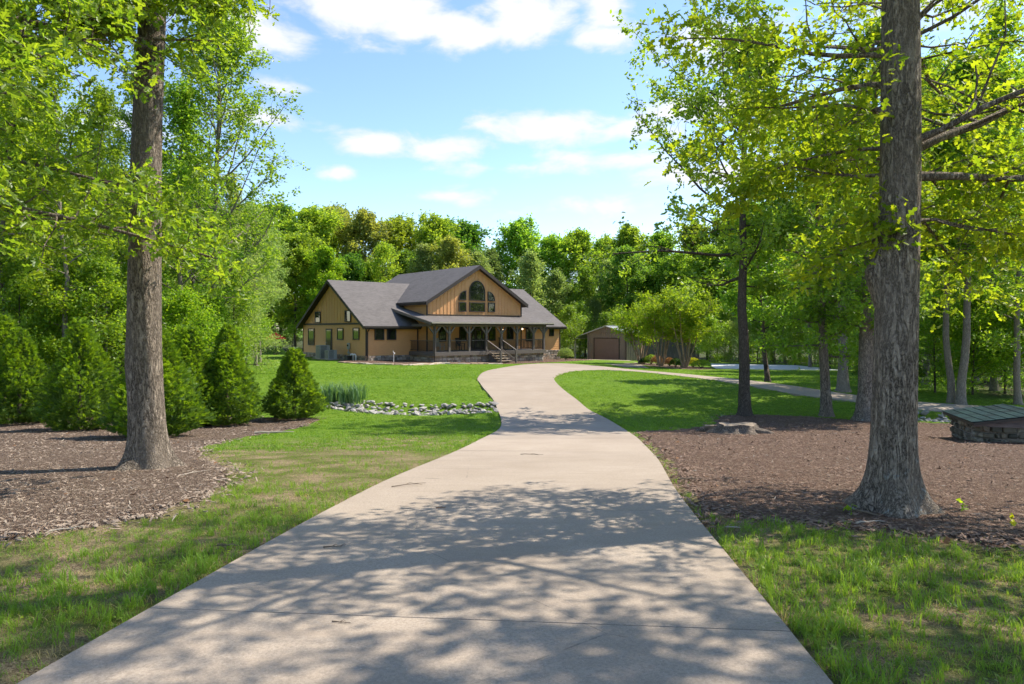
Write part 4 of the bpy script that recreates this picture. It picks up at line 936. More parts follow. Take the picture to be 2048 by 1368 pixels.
# ------------------------------------------------------------------ trees
def nrm(v): return v/(np.linalg.norm(v, axis=-1, keepdims=True)+1e-9)
class Wood:
    """collects limb tubes and twig segments of one tree"""
    def __init__(s, seed): s.r = np.random.default_rng(seed); s.V = []; s.Fq = []; s.n = 0; s.tw = []; s.caps = []
    def tube(s, P, rad, k):
        P = np.asarray(P); d = nrm(np.gradient(P, axis=0)); ref = np.where(np.abs(d[:, 2:3]) > .9, np.array([[1., 0, 0]]), np.array([[0, 0, 1.]]))
        a = nrm(np.cross(d, ref)); b = np.cross(d, a); th = np.arange(k)*2*np.pi/k
        ring = P[:, None] + (a[:, None]*np.cos(th)[None, :, None] + b[:, None]*np.sin(th)[None, :, None])*np.asarray(rad)[:, None, None]
        m = len(P); idx = s.n + np.arange(m*k).reshape(m, k); nx = np.roll(idx, -1, 1)
        s.V.append(ring.reshape(-1, 3)); s.Fq.append(np.stack([idx[:-1], nx[:-1], nx[1:], idx[1:]], -1).reshape(-1, 4)); s.n += m*k
    def path(s, p, d, L, n, lift=0., wob=.12):
        P = [np.array(p, float)]; d = np.array(d, float); d /= np.linalg.norm(d)
        for i in range(n):
            d = d + s.r.normal(0, wob, 3) + np.array([0, 0, lift/n]); d /= np.linalg.norm(d); P.append(P[-1] + d*L/n)
        return np.array(P)
    def spread(s, P, L, sub, twl, twn, rad, k=4, sublen=.42, flat=.5, tube_twigs=False, start=.2):
        """side branches with twigs along a limb path P"""
        r = s.r; n = len(P)-1
        for i in range(sub):
            t = start + (1-start)*(i+r.uniform(0, .9))/sub; j = min(int(t*n), n-1); f = t*n-j; p = P[j]+(P[j+1]-P[j])*f; d = nrm(P[j+1]-P[j])
            side = nrm(np.cross(d, [0, 0, 1]))*(1 if i % 2 else -1); nd = d*r.uniform(.3, .8) + side*r.uniform(.5, 1.1) + np.array([0, 0, r.normal(.1, flat)])
            l = L*sublen*(1.15-.75*t)*r.uniform(.7, 1.3); Q = s.path(p, nd, l, 4, r.uniform(-.1, .35), .18); rr = rad*(1-.75*t)*.5
            if k: s.tube(Q, np.linspace(rr, rr*.25, 5), k)
            for w in range(twn):
                q = Q[1+w*4//max(twn, 1) if w < twn-1 else 4] if twn > 1 else Q[4]; dd = nrm(nd)*.6 + r.normal(0, .6, 3); e = q + nrm(dd)*twl*r.uniform(.5, 1.3); s.tw.append((q, e))
                if tube_twigs: s.tube(np.array([q, (q+e)/2+r.normal(0, .02, 3), e]), [rr*.3+.002, rr*.2+.0015, .001], 3)
        e = P[-1]
        for w in range(3): s.tw.append((P[-2], e + nrm(nrm(P[-1]-P[-2])+r.normal(0, .5, 3))*twl))
    def wood_mesh(s, name, mat):
        me = np_mesh(name, np.vstack(s.V), [np.vstack(s.Fq)], True); me.materials.append(mat); return me
    def leaf_pts(s, n, jit):
        T = np.array([np.concatenate(t) for t in s.tw]); i = s.r.integers(0, len(T), n); t = s.r.uniform(0, 1.05, (n, 1))**.8
        return T[i, :3] + (T[i, 3:]-T[i, :3])*t + s.r.normal(0, jit, (n, 3)), nrm(T[i, 3:]-T[i, :3])
OAK = np.array([(0, 0), (.2, .19), (.33, .08), (.5, .33), (.63, .11), (.82, .2), (1, 0)])
KITE = np.array([(0, 0), (.45, .30), (1, 0)])
OVAL = np.array([(0, 0), (.3, .28), (.68, .26), (1, 0)])
def leaves(name, P, D, size, shape, mat, r, updir=.8, fold=.25, droop=.25):
    n = len(P); nor = nrm(r.normal(0, 1, (n, 3))*.62 + np.array([0, 0, updir])); d = nrm(D*.7 + r.normal(0, .7, (n, 3)) + np.array([0, 0, -droop])); d = nrm(d - nor*np.sum(d*nor, 1, keepdims=True))
    sd = np.cross(nor, d); sz = (size*r.uniform(.5, 1.3, n))[:, None]; k = len(shape); V = np.zeros((n, 2*k-2, 3))
    for j, (a, b) in enumerate(shape):
        c = P + d*sz*a - nor*sz*.12*a*a
        if j == 0 or j == k-1: V[:, j if j == 0 else k-1] = c
        else:
            V[:, j] = c + sd*sz*b + nor*sz*b*fold; V[:, 2*k-2-j] = c - sd*sz*b + nor*sz*b*fold
    base = (np.arange(n)*(2*k-2))[:, None]; f1 = base + np.arange(k)[None]; f2 = base + np.array([0, k-1] + list(range(k, 2*k-2)))[None]
    me = np_mesh(name, V.reshape(-1, 3), [f1, f2]); me.materials.append(mat); return me
def trunk_path(r, H, lean=(0, 0), n=14, wob=.02):
    z = np.linspace(0, H, n+1); x = np.cumsum(r.normal(0, wob, n+1))*np.minimum(1, z/2); y = np.cumsum(r.normal(0, wob, n+1))*np.minimum(1, z/2)
    return np.stack([x*H/8+lean[0]*z, y*H/8+lean[1]*z, z], -1)
def at_h(P, h):
    return np.array([np.interp(h, P[:, 2], P[:, i]) for i in range(3)])
def simple_tree(seed, H, r0, hb, cr, n_limb, nleaf, lsize, shape=KITE, up=(.15, 1.3), sub=8, twl=.5, twn=3, jit=.12, sides=8, lean=(0, 0), bark='bark_dark', leaf='leaf_forest', k=3, asym=None, updir=.7, wob=.02, forks=0, sublen=.42):
    w = Wood(seed); r = w.r; T = trunk_path(r, H*.97, lean, 14, wob); t = np.linspace(0, 1, len(T)); rad = r0*(1-t)**.85*.92+.012; rad[0] *= 1.5; 
    rad[0] = r0; low = [(-.3, 1.75), (.0, 1.55), (.12, 1.28), (.32, 1.1), (.7, 1.02)]; T2 = np.vstack([[at_h(T, max(zz, 0))*np.array([1, 1, 0])+np.array([0, 0, zz]) for zz, _ in low], T[1:]]); rad2 = np.concatenate([[r0*q for _, q in low], rad[1:]]); w.tube(T2, rad2, sides)
    for i in range(n_limb):
        f = (i+.5)/n_limb; h = hb + (H*.96-hb)*f**.9; p = at_h(T, h); az = i*2.4+r.uniform(-.5, .5); L = cr(f)*r.uniform(.75, 1.2)
        if asym is not None: L *= 1+asym[2]*math.cos(az-math.atan2(asym[1], asym[0]))
        if L < .25: continue
        el = up[0]+(up[1]-up[0])*f + r.normal(0, .12); d = np.array([math.cos(az)*math.cos(el), math.sin(az)*math.cos(el), math.sin(el)])
        P = w.path(p, d, L, 6, r.uniform(.0, .5), .1); rb = min(np.interp(h, T[:, 2], rad)*.5, .016+.013*L); w.tube(P, np.linspace(rb, rb*.15, 7), 4)
        w.spread(P, L, sub, twl, twn, rb, k, sublen)
    Pl, D = w.leaf_pts(nleaf, jit)
    return w.wood_mesh('trunk', MATS[bark]), leaves('crown', Pl, D, lsize, shape, MATS[leaf], r, updir)
def plant_tree(name, meshes, loc, rz, sc, label, cat='tree', group=None, leaf=None, bark=None, tilt=(0, 0)):
    o = empty(name, loc, rz, label, cat, group); o.rotation_euler = (tilt[0], tilt[1], rz); o.scale = sc if isinstance(sc, tuple) else (sc, sc, sc)
    for nm, me, mt in (('trunk', meshes[0], bark), ('crown', meshes[1], leaf)):
        c = bpy.data.objects.new(nm, me); link(c, o)
        if mt: c.material_slots[0].link = 'OBJECT'; c.material_slots[0].material = MATS[mt]
    o.children[-1]['kind'] = 'stuff' if o.children[-1].name.startswith('crown') else o.children[-1].get('kind', 'part')
    return o

# ---- the two big foreground oaks
def oak_trunk(w, H, r0, flare, sides=56, lean=(0, 0), knots=()):
    n = 90; z = np.concatenate([np.linspace(-.25, 1.2, 26), np.linspace(1.26, H, n-26)]); r = w.r; th = np.arange(sides)*2*np.pi/sides
    V = []; ph = r.uniform(0, 6.28, 6)
    C = np.stack([lean[0]*z + .05*np.sin(z*.55+ph[0]), lean[1]*z + .05*np.sin(z*.5+ph[1]), z], -1)
    taper = r0*(1 - .035*np.maximum(z, 0) - .0006*np.maximum(z, 0)**2); taper = np.maximum(taper, r0*.12)
    for i in range(n):
        fl = flare*math.exp(-max(z[i]+.05, 0)/.20); butt = .5+.5*np.sin(5*th+ph[2]+.6*np.sin(2*th))
        rr = taper[i]*(1 + fl*(.45+.75*butt) + .025*np.sin(3*th+z[i]*1.3+ph[3]) + .02*np.sin(7*th+2.1*z[i]+ph[4]))
        for kz, ka, ks, kw in knots:
            dth = np.angle(np.exp(1j*(th-ka))); rr = rr + ks*np.exp(-((z[i]-kz)/kw)**2 - (dth/.45)**2)
        V.append(np.stack([C[i, 0]+rr*np.cos(th), C[i, 1]+rr*np.sin(th), np.full(sides, z[i])], -1))
    idx = w.n+np.arange(n*sides).reshape(n, sides); nx = np.roll(idx, -1, 1); w.V.append(np.vstack(V)); w.Fq.append(np.stack([idx[:-1], nx[:-1], nx[1:], idx[1:]], -1).reshape(-1, 4)); w.n += n*sides
    return C, taper
def limb(w, C, h, az, el, L, rb, sub, twn, lift=.2, twl=.35, sublen=.4, wob=.1, k=4, n=8, start=.15):
    p = at_h(C, h); d = np.array([math.cos(az)*math.cos(el), math.sin(az)*math.cos(el), math.sin(el)]); P = w.path(p, d, L, n, lift, wob)
    w.tube(P, np.linspace(rb, rb*.18, n+1)*np.concatenate([[1.35], np.ones(n)]), 9); w.spread(P, L, sub, twl, twn, rb, k, sublen, .35, True, start)
def right_oak():
    w = Wood(21); x, y = 3.78, 6.75; C, tp = oak_trunk(w, 13, .206, 1.7, 64, (.004, .0), [(2.32, math.pi*.93, .13, .16)])
    r = w.r; pi = math.pi
    limb(w, C, 2.42, pi*.98, 1.0, .55, .06, 3, 3, .3, .25)                        # broken knot stub with sprouts
    limb(w, C, 3.30, .10, .06, 4.2, .042, 20, 4, .12); limb(w, C, 3.52, .25, .5, 4.4, .05, 20, 4, .1); limb(w, C, 3.6, -.5, .25, 3.0, .035, 12, 4, -.1)
    limb(w, C, 4.35, .9, .75, 4.0, .055, 16, 4, 0.0); limb(w, C, 3.35, 2.6, .05, 1.5, .02, 8, 3, -.3, .25); limb(w, C, 3.6, 3.0, .15, 1.7, .022, 9, 3, -.35, .25); limb(w, C, 3.9, 3.3, .2, 1.7, .022, 8, 3, -.3, .25)
    limb(w, C, 4.2, 2.4, .2, 2.3, .03, 11, 3, -.3, .28); limb(w, C, 4.5, 2.9, .25, 2.2, .03, 11, 3, -.25, .28); limb(w, C, 3.5, 1.7, .1, 1.8, .022, 10, 3, -.3, .25); limb(w, C, 4.1, 1.5, .1, 2.2, .028, 11, 3, -.25)
    limb(w, C, 2.75, 2.8, -.1, .9, .014, 5, 3, -.2, .2); limb(w, C, 3.4, .9, .1, 2.4, .03, 12, 4, -.2); limb(w, C, 2.9, .25, -.05, 2.2, .022, 12, 4, -.25); limb(w, C, 3.0, .7, 0, 2.4, .024, 12, 4, -.3)
    for i in range(19):
        h = 4.9+i*.42; az = 1.1+i*2.4; L = max(4.4-.12*i, 1.4)*r.uniform(.85, 1.1)
        if h < 6.3 and math.cos(az) < .2: L *= .42
        limb(w, C, h, az, .3+.04*i, L, .042-.0015*i, 15, 3, .1, .46, .5)
    P, D = w.leaf_pts(27000, .09)
    P2, D2 = w.leaf_pts(2000, .1); k2 = P2[:, 2] < 5.0; P = np.vstack([P, P2[k2]]); D = np.vstack([D, D2[k2]])
    o = plant_tree('oak_tree', (w.wood_mesh('trunk', MATS['bark_oak_lichen']), leaves('crown', P, D, .105, OAK, MATS['leaf_oak'], r, .75, .2)), (x, y, gz(x, y)+.0), 0, 1,
               'big oak with lichen-spotted trunk standing in the right mulch bed', 'tree')
    return o
def left_oak():
    w = Wood(33); x, y = -5.33, 10.0; C, tp = oak_trunk(w, 15, .245, 1.35, 64, (.006, 0), [(1.55, 3.3, .04, .35)]); r = w.r
    for i in range(17):
        h = 7.6+i*.45; limb(w, C, h, .4+i*2.4, .2+.045*i, max(4.4-.16*i, 1.4)*r.uniform(.85, 1.1), .05-.002*i, 12, 3, .1, .45)
    limb(w, C, 6.6, 4.6, -.1, 1.6, .035, 12, 4, -.5, .25); limb(w, C, 6.7, 5.6, -.1, 1.6, .03, 12, 4, -.5, .25); limb(w, C, 6.6, 3.6, -.1, 1.8, .035, 12, 4, -.4, .25)
    P, D = w.leaf_pts(26000, .06)
    return plant_tree('oak_tree', (w.wood_mesh('trunk', MATS['bark_oak']), leaves('crown', P, D, .115, OAK, MATS['leaf_oak_green'], r, .75, .2)), (x, y, gz(x, y)), 0, 1,
               'tall straight oak trunk standing in the left mulch bed', 'tree')
def edge_oak():
    """oak just outside the left of the picture whose low limbs reach in"""
    w = Wood(45); x, y = -9.6, 7.2; C, tp = oak_trunk(w, 14, .26, .6, 40); r = w.r; z0 = gz(x, y)
    limb(w, C, 3.75, .22, -.04, 6.2, .06, 30, 4, .02, .32, .3, .05); limb(w, C, 4.15, .05, .0, 5.6, .055, 28, 4, .0, .32, .32, .07)
    limb(w, C, 4.3, .5, .05, 5.6, .055, 28, 4, -.05, .32, .32, .07); limb(w, C, 4.75, .15, .05, 5.8, .06, 28, 4, .02, .32, .35, .07); limb(w, C, 5.1, .45, .08, 6.0, .06, 28, 4, .0, .32, .35, .08); limb(w, C, 3.5, -.1, .02, 4.6, .045, 22, 4, .0, .32, .3, .07)
    limb(w, C, 5.6, -.1, .1, 5.2, .06, 24, 4, 0, .32, .35, .08); limb(w, C, 5.5, .3, .15, 5.6, .06, 24, 4, 0, .32, .35, .08)
    for i in range(10): limb(w, C, 6+i*.7, 2+i*2.4, .2+.06*i, max(4.2-.25*i, 1.5), .07-.004*i, 10, 3, .1, .45)
    P, D = w.leaf_pts(25000, .07); k = (P[:, 0] > -1) | (w.r.uniform(size=len(P)) < .4)
    return plant_tree('oak_tree', (w.wood_mesh('trunk', MATS['bark_oak']), leaves('crown', P[k], D[k], .115, OAK, MATS['leaf_oak_green'], r, .75, .2)), (x, y, z0), 0, 1,
               'oak whose low leafy limbs reach in across the upper left corner', 'tree')
right_oak(); left_oak(); edge_oak()

# ---- trees on the right lawn
def oval(R_, lo=.6, pk=.35):
    return lambda f: R_*(lo+(1-lo)*min(1, f/pk)) if f < pk else R_*max(.12, math.cos((f-pk)/(1-pk)*1.35))
def lawn_trees():
    z = lambda x, y: gz(x, y)+.02
    m = simple_tree(61, 13.2, .205, 4.3, oval(3.8, .75, .45), 36, 22000, .15, OVAL, (-.1, .95), 9, .42, 3, .09, 12, (.004, 0), 'bark_dark', 'leaf_mid', 3, (-1, -.2, .6), .6)
    plant_tree('shade_tree', m, (8.05, 23.6, z(8.05, 23.6)), 0, 1, 'slim dark-trunked tree at the mulch edge, nearest the stump', 'tree', 'young trees along the right mulch edge')
    m = simple_tree(62, 10.5, .185, 2.0, oval(2.8, .8, .3), 34, 17000, .14, OVAL, (-.25, .9), 9, .4, 3, .09, 12, (-.006, 0), 'bark_oak', 'leaf_mid', 3, None, .6)
    plant_tree('shade_tree', m, (11.15, 24.2, z(11.15, 24.2)), 0, 1, 'brown-trunked tree with drooping lower boughs at the mulch edge', 'tree', 'young trees along the right mulch edge')
    m = simple_tree(63, 13.5, .30, 2.4, oval(2.8, .6, .4), 30, 14000, .15, OVAL, (-.05, 1), 9, .42, 3, .09, 14, (.006, 0), 'bark_oak_lichen', 'leaf_deep', 3, None, .6)
    plant_tree('shade_tree', m, (11.95, 23.1, z(11.95, 23.1)), 0, 1, 'thick dark trunk with ivy just left of the big right oak', 'tree', 'young trees along the right mulch edge')
    m = simple_tree(64, 8.5, .12, 2.4, oval(2.2, .7, .35), 22, 11000, .16, OVAL, (.0, 1), 7, .4, 3, .1, 9, (-.09, 0), 'bark_dark', 'leaf_mid', 3, None, .6)
    plant_tree('shade_tree', m, (12.7, 33.9, z(12.7, 33.9)), 0, 1, 'small leaning tree beyond the far track', 'tree')
    m = simple_tree(65, 12, .23, 3.0, oval(2.7, .6, .35), 28, 12000, .16, OVAL, (-.05, 1), 8, .4, 3, .1, 10, (0, 0), 'bark_pale', 'leaf_mid', 3, None, .6)
    plant_tree('shade_tree', m, (14.5, 29.9, z(14.5, 29.9)), 0, 1, 'grey-trunked tree beyond the far track behind the mulch bed', 'tree')
lawn_trees()

# ---- crepe myrtles by the garage
def myrtle(seed, H, R_, n, label, x, y):
    w = Wood(seed); r = w.r
    for s in range(7):
        a = s*.9+r.uniform(-.3, .3); base = np.array([math.cos(a)*.14, math.sin(a)*.14, -.1]); d = np.array([math.cos(a)*.28, math.sin(a)*.28, 1]); P = w.path(base, d, H*.72, 7, -.02, .06); w.tube(P, np.linspace(.075, .03, 8), 7)
        for q in range(9):
            j = 3+q % 5; el = r.uniform(.05, 1.1); az = r.uniform(0, 6.28); L = R_*r.uniform(.5, .95)*(1-.12*(j-3)); dd = np.array([math.cos(az)*math.cos(el), math.sin(az)*math.cos(el), math.sin(el)]); Q = w.path(P[j], dd, L, 5, .2, .12)
            w.tube(Q, np.linspace(.025, .006, 6), 4); w.spread(Q, L, 6, .45, 3, .02, 3, .45)
    Pl, D = w.leaf_pts(n, .13)
    plant_tree('crepe_myrtle', (w.wood_mesh('trunk', MATS['bark_smooth']), leaves('crown', Pl, D, .19, KITE, MATS['leaf_yellow'], r, .6)), (x, y, gz(x, y)+.03), 0, 1, label, 'tree', 'multi-stemmed trees before the garage')
myrtle(71, 7.6, 2.1, 11000, 'left one of three multi-stemmed yellow-green trees before the garage', 12.35, 65.4)
myrtle(72, 8.4, 2.4, 13000, 'middle one of three multi-stemmed yellow-green trees before the garage', 13.2, 60.5)
myrtle(73, 8.3, 2.4, 13000, 'right one of three multi-stemmed yellow-green trees before the garage', 14.75, 58.3)

# ---- clipped bushes
def bush(x, y, rx, rz_, mat, label, n=2600, ls=.07, seed=0, cat='bush', group='clipped bushes in the bed by the garage'):
    r = np.random.default_rng(seed+100); d = nrm(r.normal(0, 1, (n, 3))); d[:, 2] = np.abs(d[:, 2])*1.0-.15; rad = r.uniform(.72, 1.0, (n, 1))*(1+.10*lump(d[:, 0]*3, d[:, 1]*3+d[:, 2]*2)[:, None]); P = d*rad*np.array([rx, rx*.9, rz_]) + np.array([0, 0, rz_*.55])
    P[:, 2] = np.maximum(P[:, 2], .03); o = empty(cat, (x, y, gz(x, y)+.03), 0, label, 'bush', group); me = leaves('foliage', P, nrm(d), ls, KITE, MATS[mat], r, .4); c = link(bpy.data.objects.new('foliage', me), o); c['kind'] = 'stuff'
    m = MB(); 
    for k in range(5): a = k*1.26; m.tube([(0, 0, -.05), (.3*rx*math.cos(a), .3*rx*math.sin(a), rz_*.5), (.6*rx*math.cos(a), .6*rx*math.sin(a), rz_*.95)], [.03, .02, .008], 5)
    m.build('stem', MATS['bark_dark'], o)
for i, (px, y, rx, rz_, mat, lab) in enumerate([(1302, 64, .62, .8, 'leaf_mid', 'green bush left of the rust-coloured ones'), (1314, 62.5, .55, .75, 'leaf_rust', 'rust-coloured bush left of the middle multi-stemmed tree'),
        (1339, 61, .42, .65, 'leaf_rust', 'rust-coloured bush right of the middle multi-stemmed tree'), (1351, 60, .5, .62, 'leaf_box', 'dark round clipped bush left of the right multi-stemmed tree'),
        (1362, 59.5, .42, .6, 'leaf_box', 'small dark clipped bush touching the right multi-stemmed tree'), (1386, 59, .55, .72, 'leaf_gold', 'golden yellow bush right of the multi-stemmed trees'), (1402, 57.5, .8, .62, 'leaf_mid', 'wide clipped green bush at the right end of the bed'), (1288, 64.5, .4, .5, 'leaf_box', 'low dark bush at the left end of the bed')]):
    bush((px-1024)/1365*y, y, rx*1.1, rz_*.85, mat, lab, seed=i)
bush((1131-1024)/1365*72, 72, .9, .9, 'leaf_pale', 'pale variegated shrub at the right corner of the house', 2500, .09, 21, 'shrub', None)
bush(-29.0, 84, 1.1, .6, 'leaf_box', 'round dark shrub below the red umbrella', 2500, .10, 22, 'shrub', None)
bush((1775-1024)/1365*31, 31, 1.5, 1.5, 'leaf_thuja', 'dark evergreen shrub in shade behind the thick ivy trunk', 5000, .12, 23, 'shrub', None)

# ---- iris clump
def iris():
    r = np.random.default_rng(5); V = []; Fc = []
    for c in range(64):
        bx_, by_ = r.uniform(-.8, .7), r.normal(0, .32)
        for k in range(8):
            a = r.uniform(0, 6.28); h = r.uniform(.5, .95); ln = h*r.uniform(.1, .55); b = np.array([bx_+r.normal(0, .05), by_+r.normal(0, .05), -.02]); d = np.array([math.cos(a), math.sin(a), 0]); s = np.array([-d[1], d[0], 0])*.016; i = len(V)
            m = b+d*ln*.3+np.array([0, 0, h*.62]); t = b+d*ln+np.array([0, 0, h*r.uniform(.75, 1)]); V += [b-s, b+s, m+s*.9, m-s*.9, t]; Fc += [(i, i+1, i+2, i+3), (i+3, i+2, i+4)]
    x, y = -6.45, 26.2; o = empty('iris_clump', (x, y, gz(x, y)), .1, 'clump of blue-green sword-shaped leaves at the end of the rock bed', 'plant'); c = MB().pts(V, Fc).build('leaves', MATS['leaf_iris'], o); c['kind'] = 'stuff'
iris()
# ---- seedlings in the right mulch
for i, (x, y, lab) in enumerate([(4.35, 6.6, 'bright seedling just right of the right oak foot'), (4.35, 5.95, 'bright seedling near the grass edge right of the oak'), (4.75, 6.0, 'bright seedling farthest right in the mulch'), (4.45, 5.5, 'low bright seedling where mulch meets grass'), (3.2, 6.45, 'tiny seedling in the shade left of the oak foot')]):
    r = np.random.default_rng(i); n = 9; P = np.column_stack([r.normal(0, .02, n), r.normal(0, .02, n), r.uniform(.02, .11, n)]); o = empty('seedling', (x, y, gz(x, y)+.03), 0, lab, 'seedling', 'seedlings in the right mulch bed')
    link(bpy.data.objects.new('leaves', leaves('leaves', P, nrm(r.normal(0, 1, (n, 3))), .055, OVAL, MATS['leaf_gold' if i % 2 else 'leaf_yellow'], r, .8)), o); MB().tube([(0, 0, -.03), (.01, 0, .1)], .003, 5).build('stem', MATS['leaf_yellow'], o)

# ---- row of young evergreens
def thuja(seed, H, R_, n):
    w = Wood(seed); r = w.r; w.tube(np.array([[0, 0, -.1], [0, 0, H*.5], [0, 0, H*.97]]), [.07, .04, .008], 8)
    prof = lambda t: R_*(np.minimum(1, (t+.03)/.16)**.6)*(1-t)**.58*(1-.25*ss(.4, .65, t)); 
    nb = int(n/7); t = r.beta(1.05, 1.55, nb)*.98; az = r.uniform(0, 6.28, nb); lob = 1+.16*np.sin(az*4+t*9)+.10*np.sin(az*9-t*23); rr = prof(t)*lob*r.uniform(.5, 1.03, nb)**.6
    out = np.stack([np.cos(az), np.sin(az), np.zeros(nb)], -1); c = out*rr[:, None]+np.stack([np.zeros(nb), np.zeros(nb), .06+t*(H-.06)], -1)
    el = r.normal(.55, .3, nb)+.5*t; d = out*np.cos(el)[:, None]+np.array([0, 0, 1])*np.sin(el)[:, None]; d = nrm(d+r.normal(0, .25, (nb, 3))); side = nrm(np.cross(d, out+r.normal(0, .6, (nb, 3)))); L_ = .115*r.uniform(.7, 1.3, nb)
    Vs = []; tip = []
    for j, (ang, ln, off) in enumerate([(0, 1.15, 0), (.55, .8, .1), (-.55, .8, .1), (.95, .6, .02), (-.95, .6, .02), (.3, .7, .4), (-.3, .7, .4)]):
        dj = d*math.cos(ang)+side*math.sin(ang); sj = np.cross(dj, np.cross(d, side)); p0 = c+d*(L_*off)[:, None]; l = (L_*ln)[:, None]; Vs.append(np.stack([p0, p0+dj*l*.5+sj*l*.12-np.array([0, 0, .01]), p0+dj*l, p0+dj*l*.5-sj*l*.12], 1))
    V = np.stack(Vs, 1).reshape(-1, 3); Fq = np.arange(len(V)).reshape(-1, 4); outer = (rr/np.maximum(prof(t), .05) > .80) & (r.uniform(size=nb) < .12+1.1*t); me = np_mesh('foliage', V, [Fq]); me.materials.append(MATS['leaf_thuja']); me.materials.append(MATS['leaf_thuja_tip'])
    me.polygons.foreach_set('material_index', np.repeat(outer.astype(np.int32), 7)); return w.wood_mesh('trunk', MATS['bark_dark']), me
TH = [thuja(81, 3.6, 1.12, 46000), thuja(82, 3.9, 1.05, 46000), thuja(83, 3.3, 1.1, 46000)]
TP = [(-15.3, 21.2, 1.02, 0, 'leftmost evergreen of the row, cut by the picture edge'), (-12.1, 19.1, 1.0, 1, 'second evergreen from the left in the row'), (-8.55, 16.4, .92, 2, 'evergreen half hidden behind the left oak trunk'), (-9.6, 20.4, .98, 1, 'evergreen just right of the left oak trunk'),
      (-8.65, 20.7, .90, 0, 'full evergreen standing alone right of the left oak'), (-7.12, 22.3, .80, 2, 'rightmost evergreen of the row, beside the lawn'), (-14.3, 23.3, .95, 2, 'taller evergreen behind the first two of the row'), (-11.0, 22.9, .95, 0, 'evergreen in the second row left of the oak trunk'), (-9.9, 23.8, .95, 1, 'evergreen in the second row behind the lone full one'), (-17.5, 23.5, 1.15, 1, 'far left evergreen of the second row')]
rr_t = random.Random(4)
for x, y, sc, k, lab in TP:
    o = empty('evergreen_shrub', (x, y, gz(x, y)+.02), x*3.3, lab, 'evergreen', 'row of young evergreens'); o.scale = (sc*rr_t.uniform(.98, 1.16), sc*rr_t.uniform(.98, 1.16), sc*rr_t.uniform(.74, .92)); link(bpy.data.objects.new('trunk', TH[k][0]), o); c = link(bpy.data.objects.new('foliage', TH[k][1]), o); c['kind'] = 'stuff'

# ---- woods: prototypes shared by many trees
WD = {
 'broad': [simple_tree(101+i, 17.5+i, .24, 4.0, oval(4.9, .7, .55), 42, 25000, .40, KITE, (.05, 1.25), 9, .8, 3, .24, 7, k=0) for i in range(3)],
 'pale': [simple_tree(121+i, 13.5+i, .18, 1.5, oval(3.6, .7, .25), 34, 15000, .26, KITE, (.3, 1.3), 9, .6, 3, .2, 7, k=0, leaf='leaf_pale') for i in range(2)],
 'open': [simple_tree(131+i, 18+i, .2, 6, oval(3.6, .5, .5), 26, 6500, .34, KITE, (.2, 1.25), 8, .8, 3, .25, 7, k=3) for i in range(2)],
 'slim': [simple_tree(141+i, 14.5+1.5*i, .13, 1.8, oval(2.5, .75, .3), 36, 17000, .155, KITE, (.15, 1.15), 8, .5, 3, .14, 8, k=3, bark='bark_pale', leaf='leaf_mid', wob=.03) for i in range(3)],
 'high': [simple_tree(145+i, 12+i, .13, 4.6, oval(2.6, .8, .35), 30, 15000, .17, KITE, (.2, 1.15), 8, .5, 3, .14, 8, k=3, bark='bark_pale', leaf='leaf_mid', wob=.03) for i in range(2)],
 'sapling': [simple_tree(151+i, 5+i, .05, .3, oval(1.9, .9, .25), 26, 9000, .15, KITE, (.1, 1.1), 7, .45, 3, .16, 6, k=0, leaf='leaf_mid') for i in range(3)],
 'tulip': [simple_tree(161, 17.6, .19, 3.0, oval(4.7, .85, .3), 40, 26000, .16, KITE, (.5, 1.15), 9, .5, 3, .10, 9, k=3, bark='bark_pale', leaf='leaf_mid')],
}
ORD = ['first', 'second', 'third', 'fourth', 'fifth', 'sixth', 'seventh', 'eighth', 'ninth', 'tenth']
def ordinal(i): return ORD[i] if i < 10 else {1: '%dst', 2: '%dnd', 3: '%drd'}.get((i+1) % 10 if i+1 not in (11, 12, 13) else 0, '%dth') % (i+1)
def wood_row(items, name, desc, where, group):
    """items: (x, y, proto, variant, scale, leaf)"""
    by = {}
    for it in items: by.setdefault((it[2], it[5]), []).append(it)
    for (pr, lf), lst in by.items():
        lst.sort(key=lambda i: i[0]/i[1])
        for i, (x, y, _, v, sc, leaf) in enumerate(lst):
            d = desc[(pr, lf)] if (pr, lf) in desc else pr; lab = '%s %s from left %s' % (ordinal(i), d, where) if len(lst) > 1 else '%s %s' % (d, where)
            plant_tree(name[pr], WD[pr][v % len(WD[pr])], (x, y, gz(x, y)), rnd.uniform(0, 6.28), (sc*rnd.uniform(.95, 1.2), sc*rnd.uniform(.95, 1.2), sc*1.03), lab, 'tree', group, leaf)
NM = {'broad': 'forest_tree', 'pale': 'pale_tree', 'open': 'open_tree', 'slim': 'slim_tree', 'high': 'slim_tree', 'sapling': 'sapling', 'tulip': 'tulip_tree'}
DS = {('broad', 'leaf_forest'): 'bright green broad tree', ('broad', 'leaf_deep'): 'deep green broad tree', ('broad', 'leaf_olive'): 'brownish olive broad tree', ('broad', 'leaf_yellow'): 'yellow-green broad tree', ('pale', 'leaf_pale'): 'pale grey-green tree', ('pale', 'leaf_mid'): 'fresh green low-branched tree',
      ('open', 'leaf_forest'): 'tall open-crowned tree', ('slim', 'leaf_mid'): 'slim grey-trunked green tree', ('slim', 'leaf_pale'): 'slim pale-leaved tree', ('high', 'leaf_mid'): 'tall bare-trunked green tree', ('high', 'leaf_yellow'): 'tall bare-trunked yellow-green tree', ('high', 'leaf_pale'): 'slim pale bare-trunked tree', ('slim', 'leaf_yellow'): 'slim yellow-green tree', ('sapling', 'leaf_mid'): 'green leafy sapling', ('sapling', 'leaf_yellow'): 'yellow-green leafy sapling', ('sapling', 'leaf_pale'): 'pale leafy sapling', ('tulip', 'leaf_mid'): 'tall tree with an airy pointed crown'}
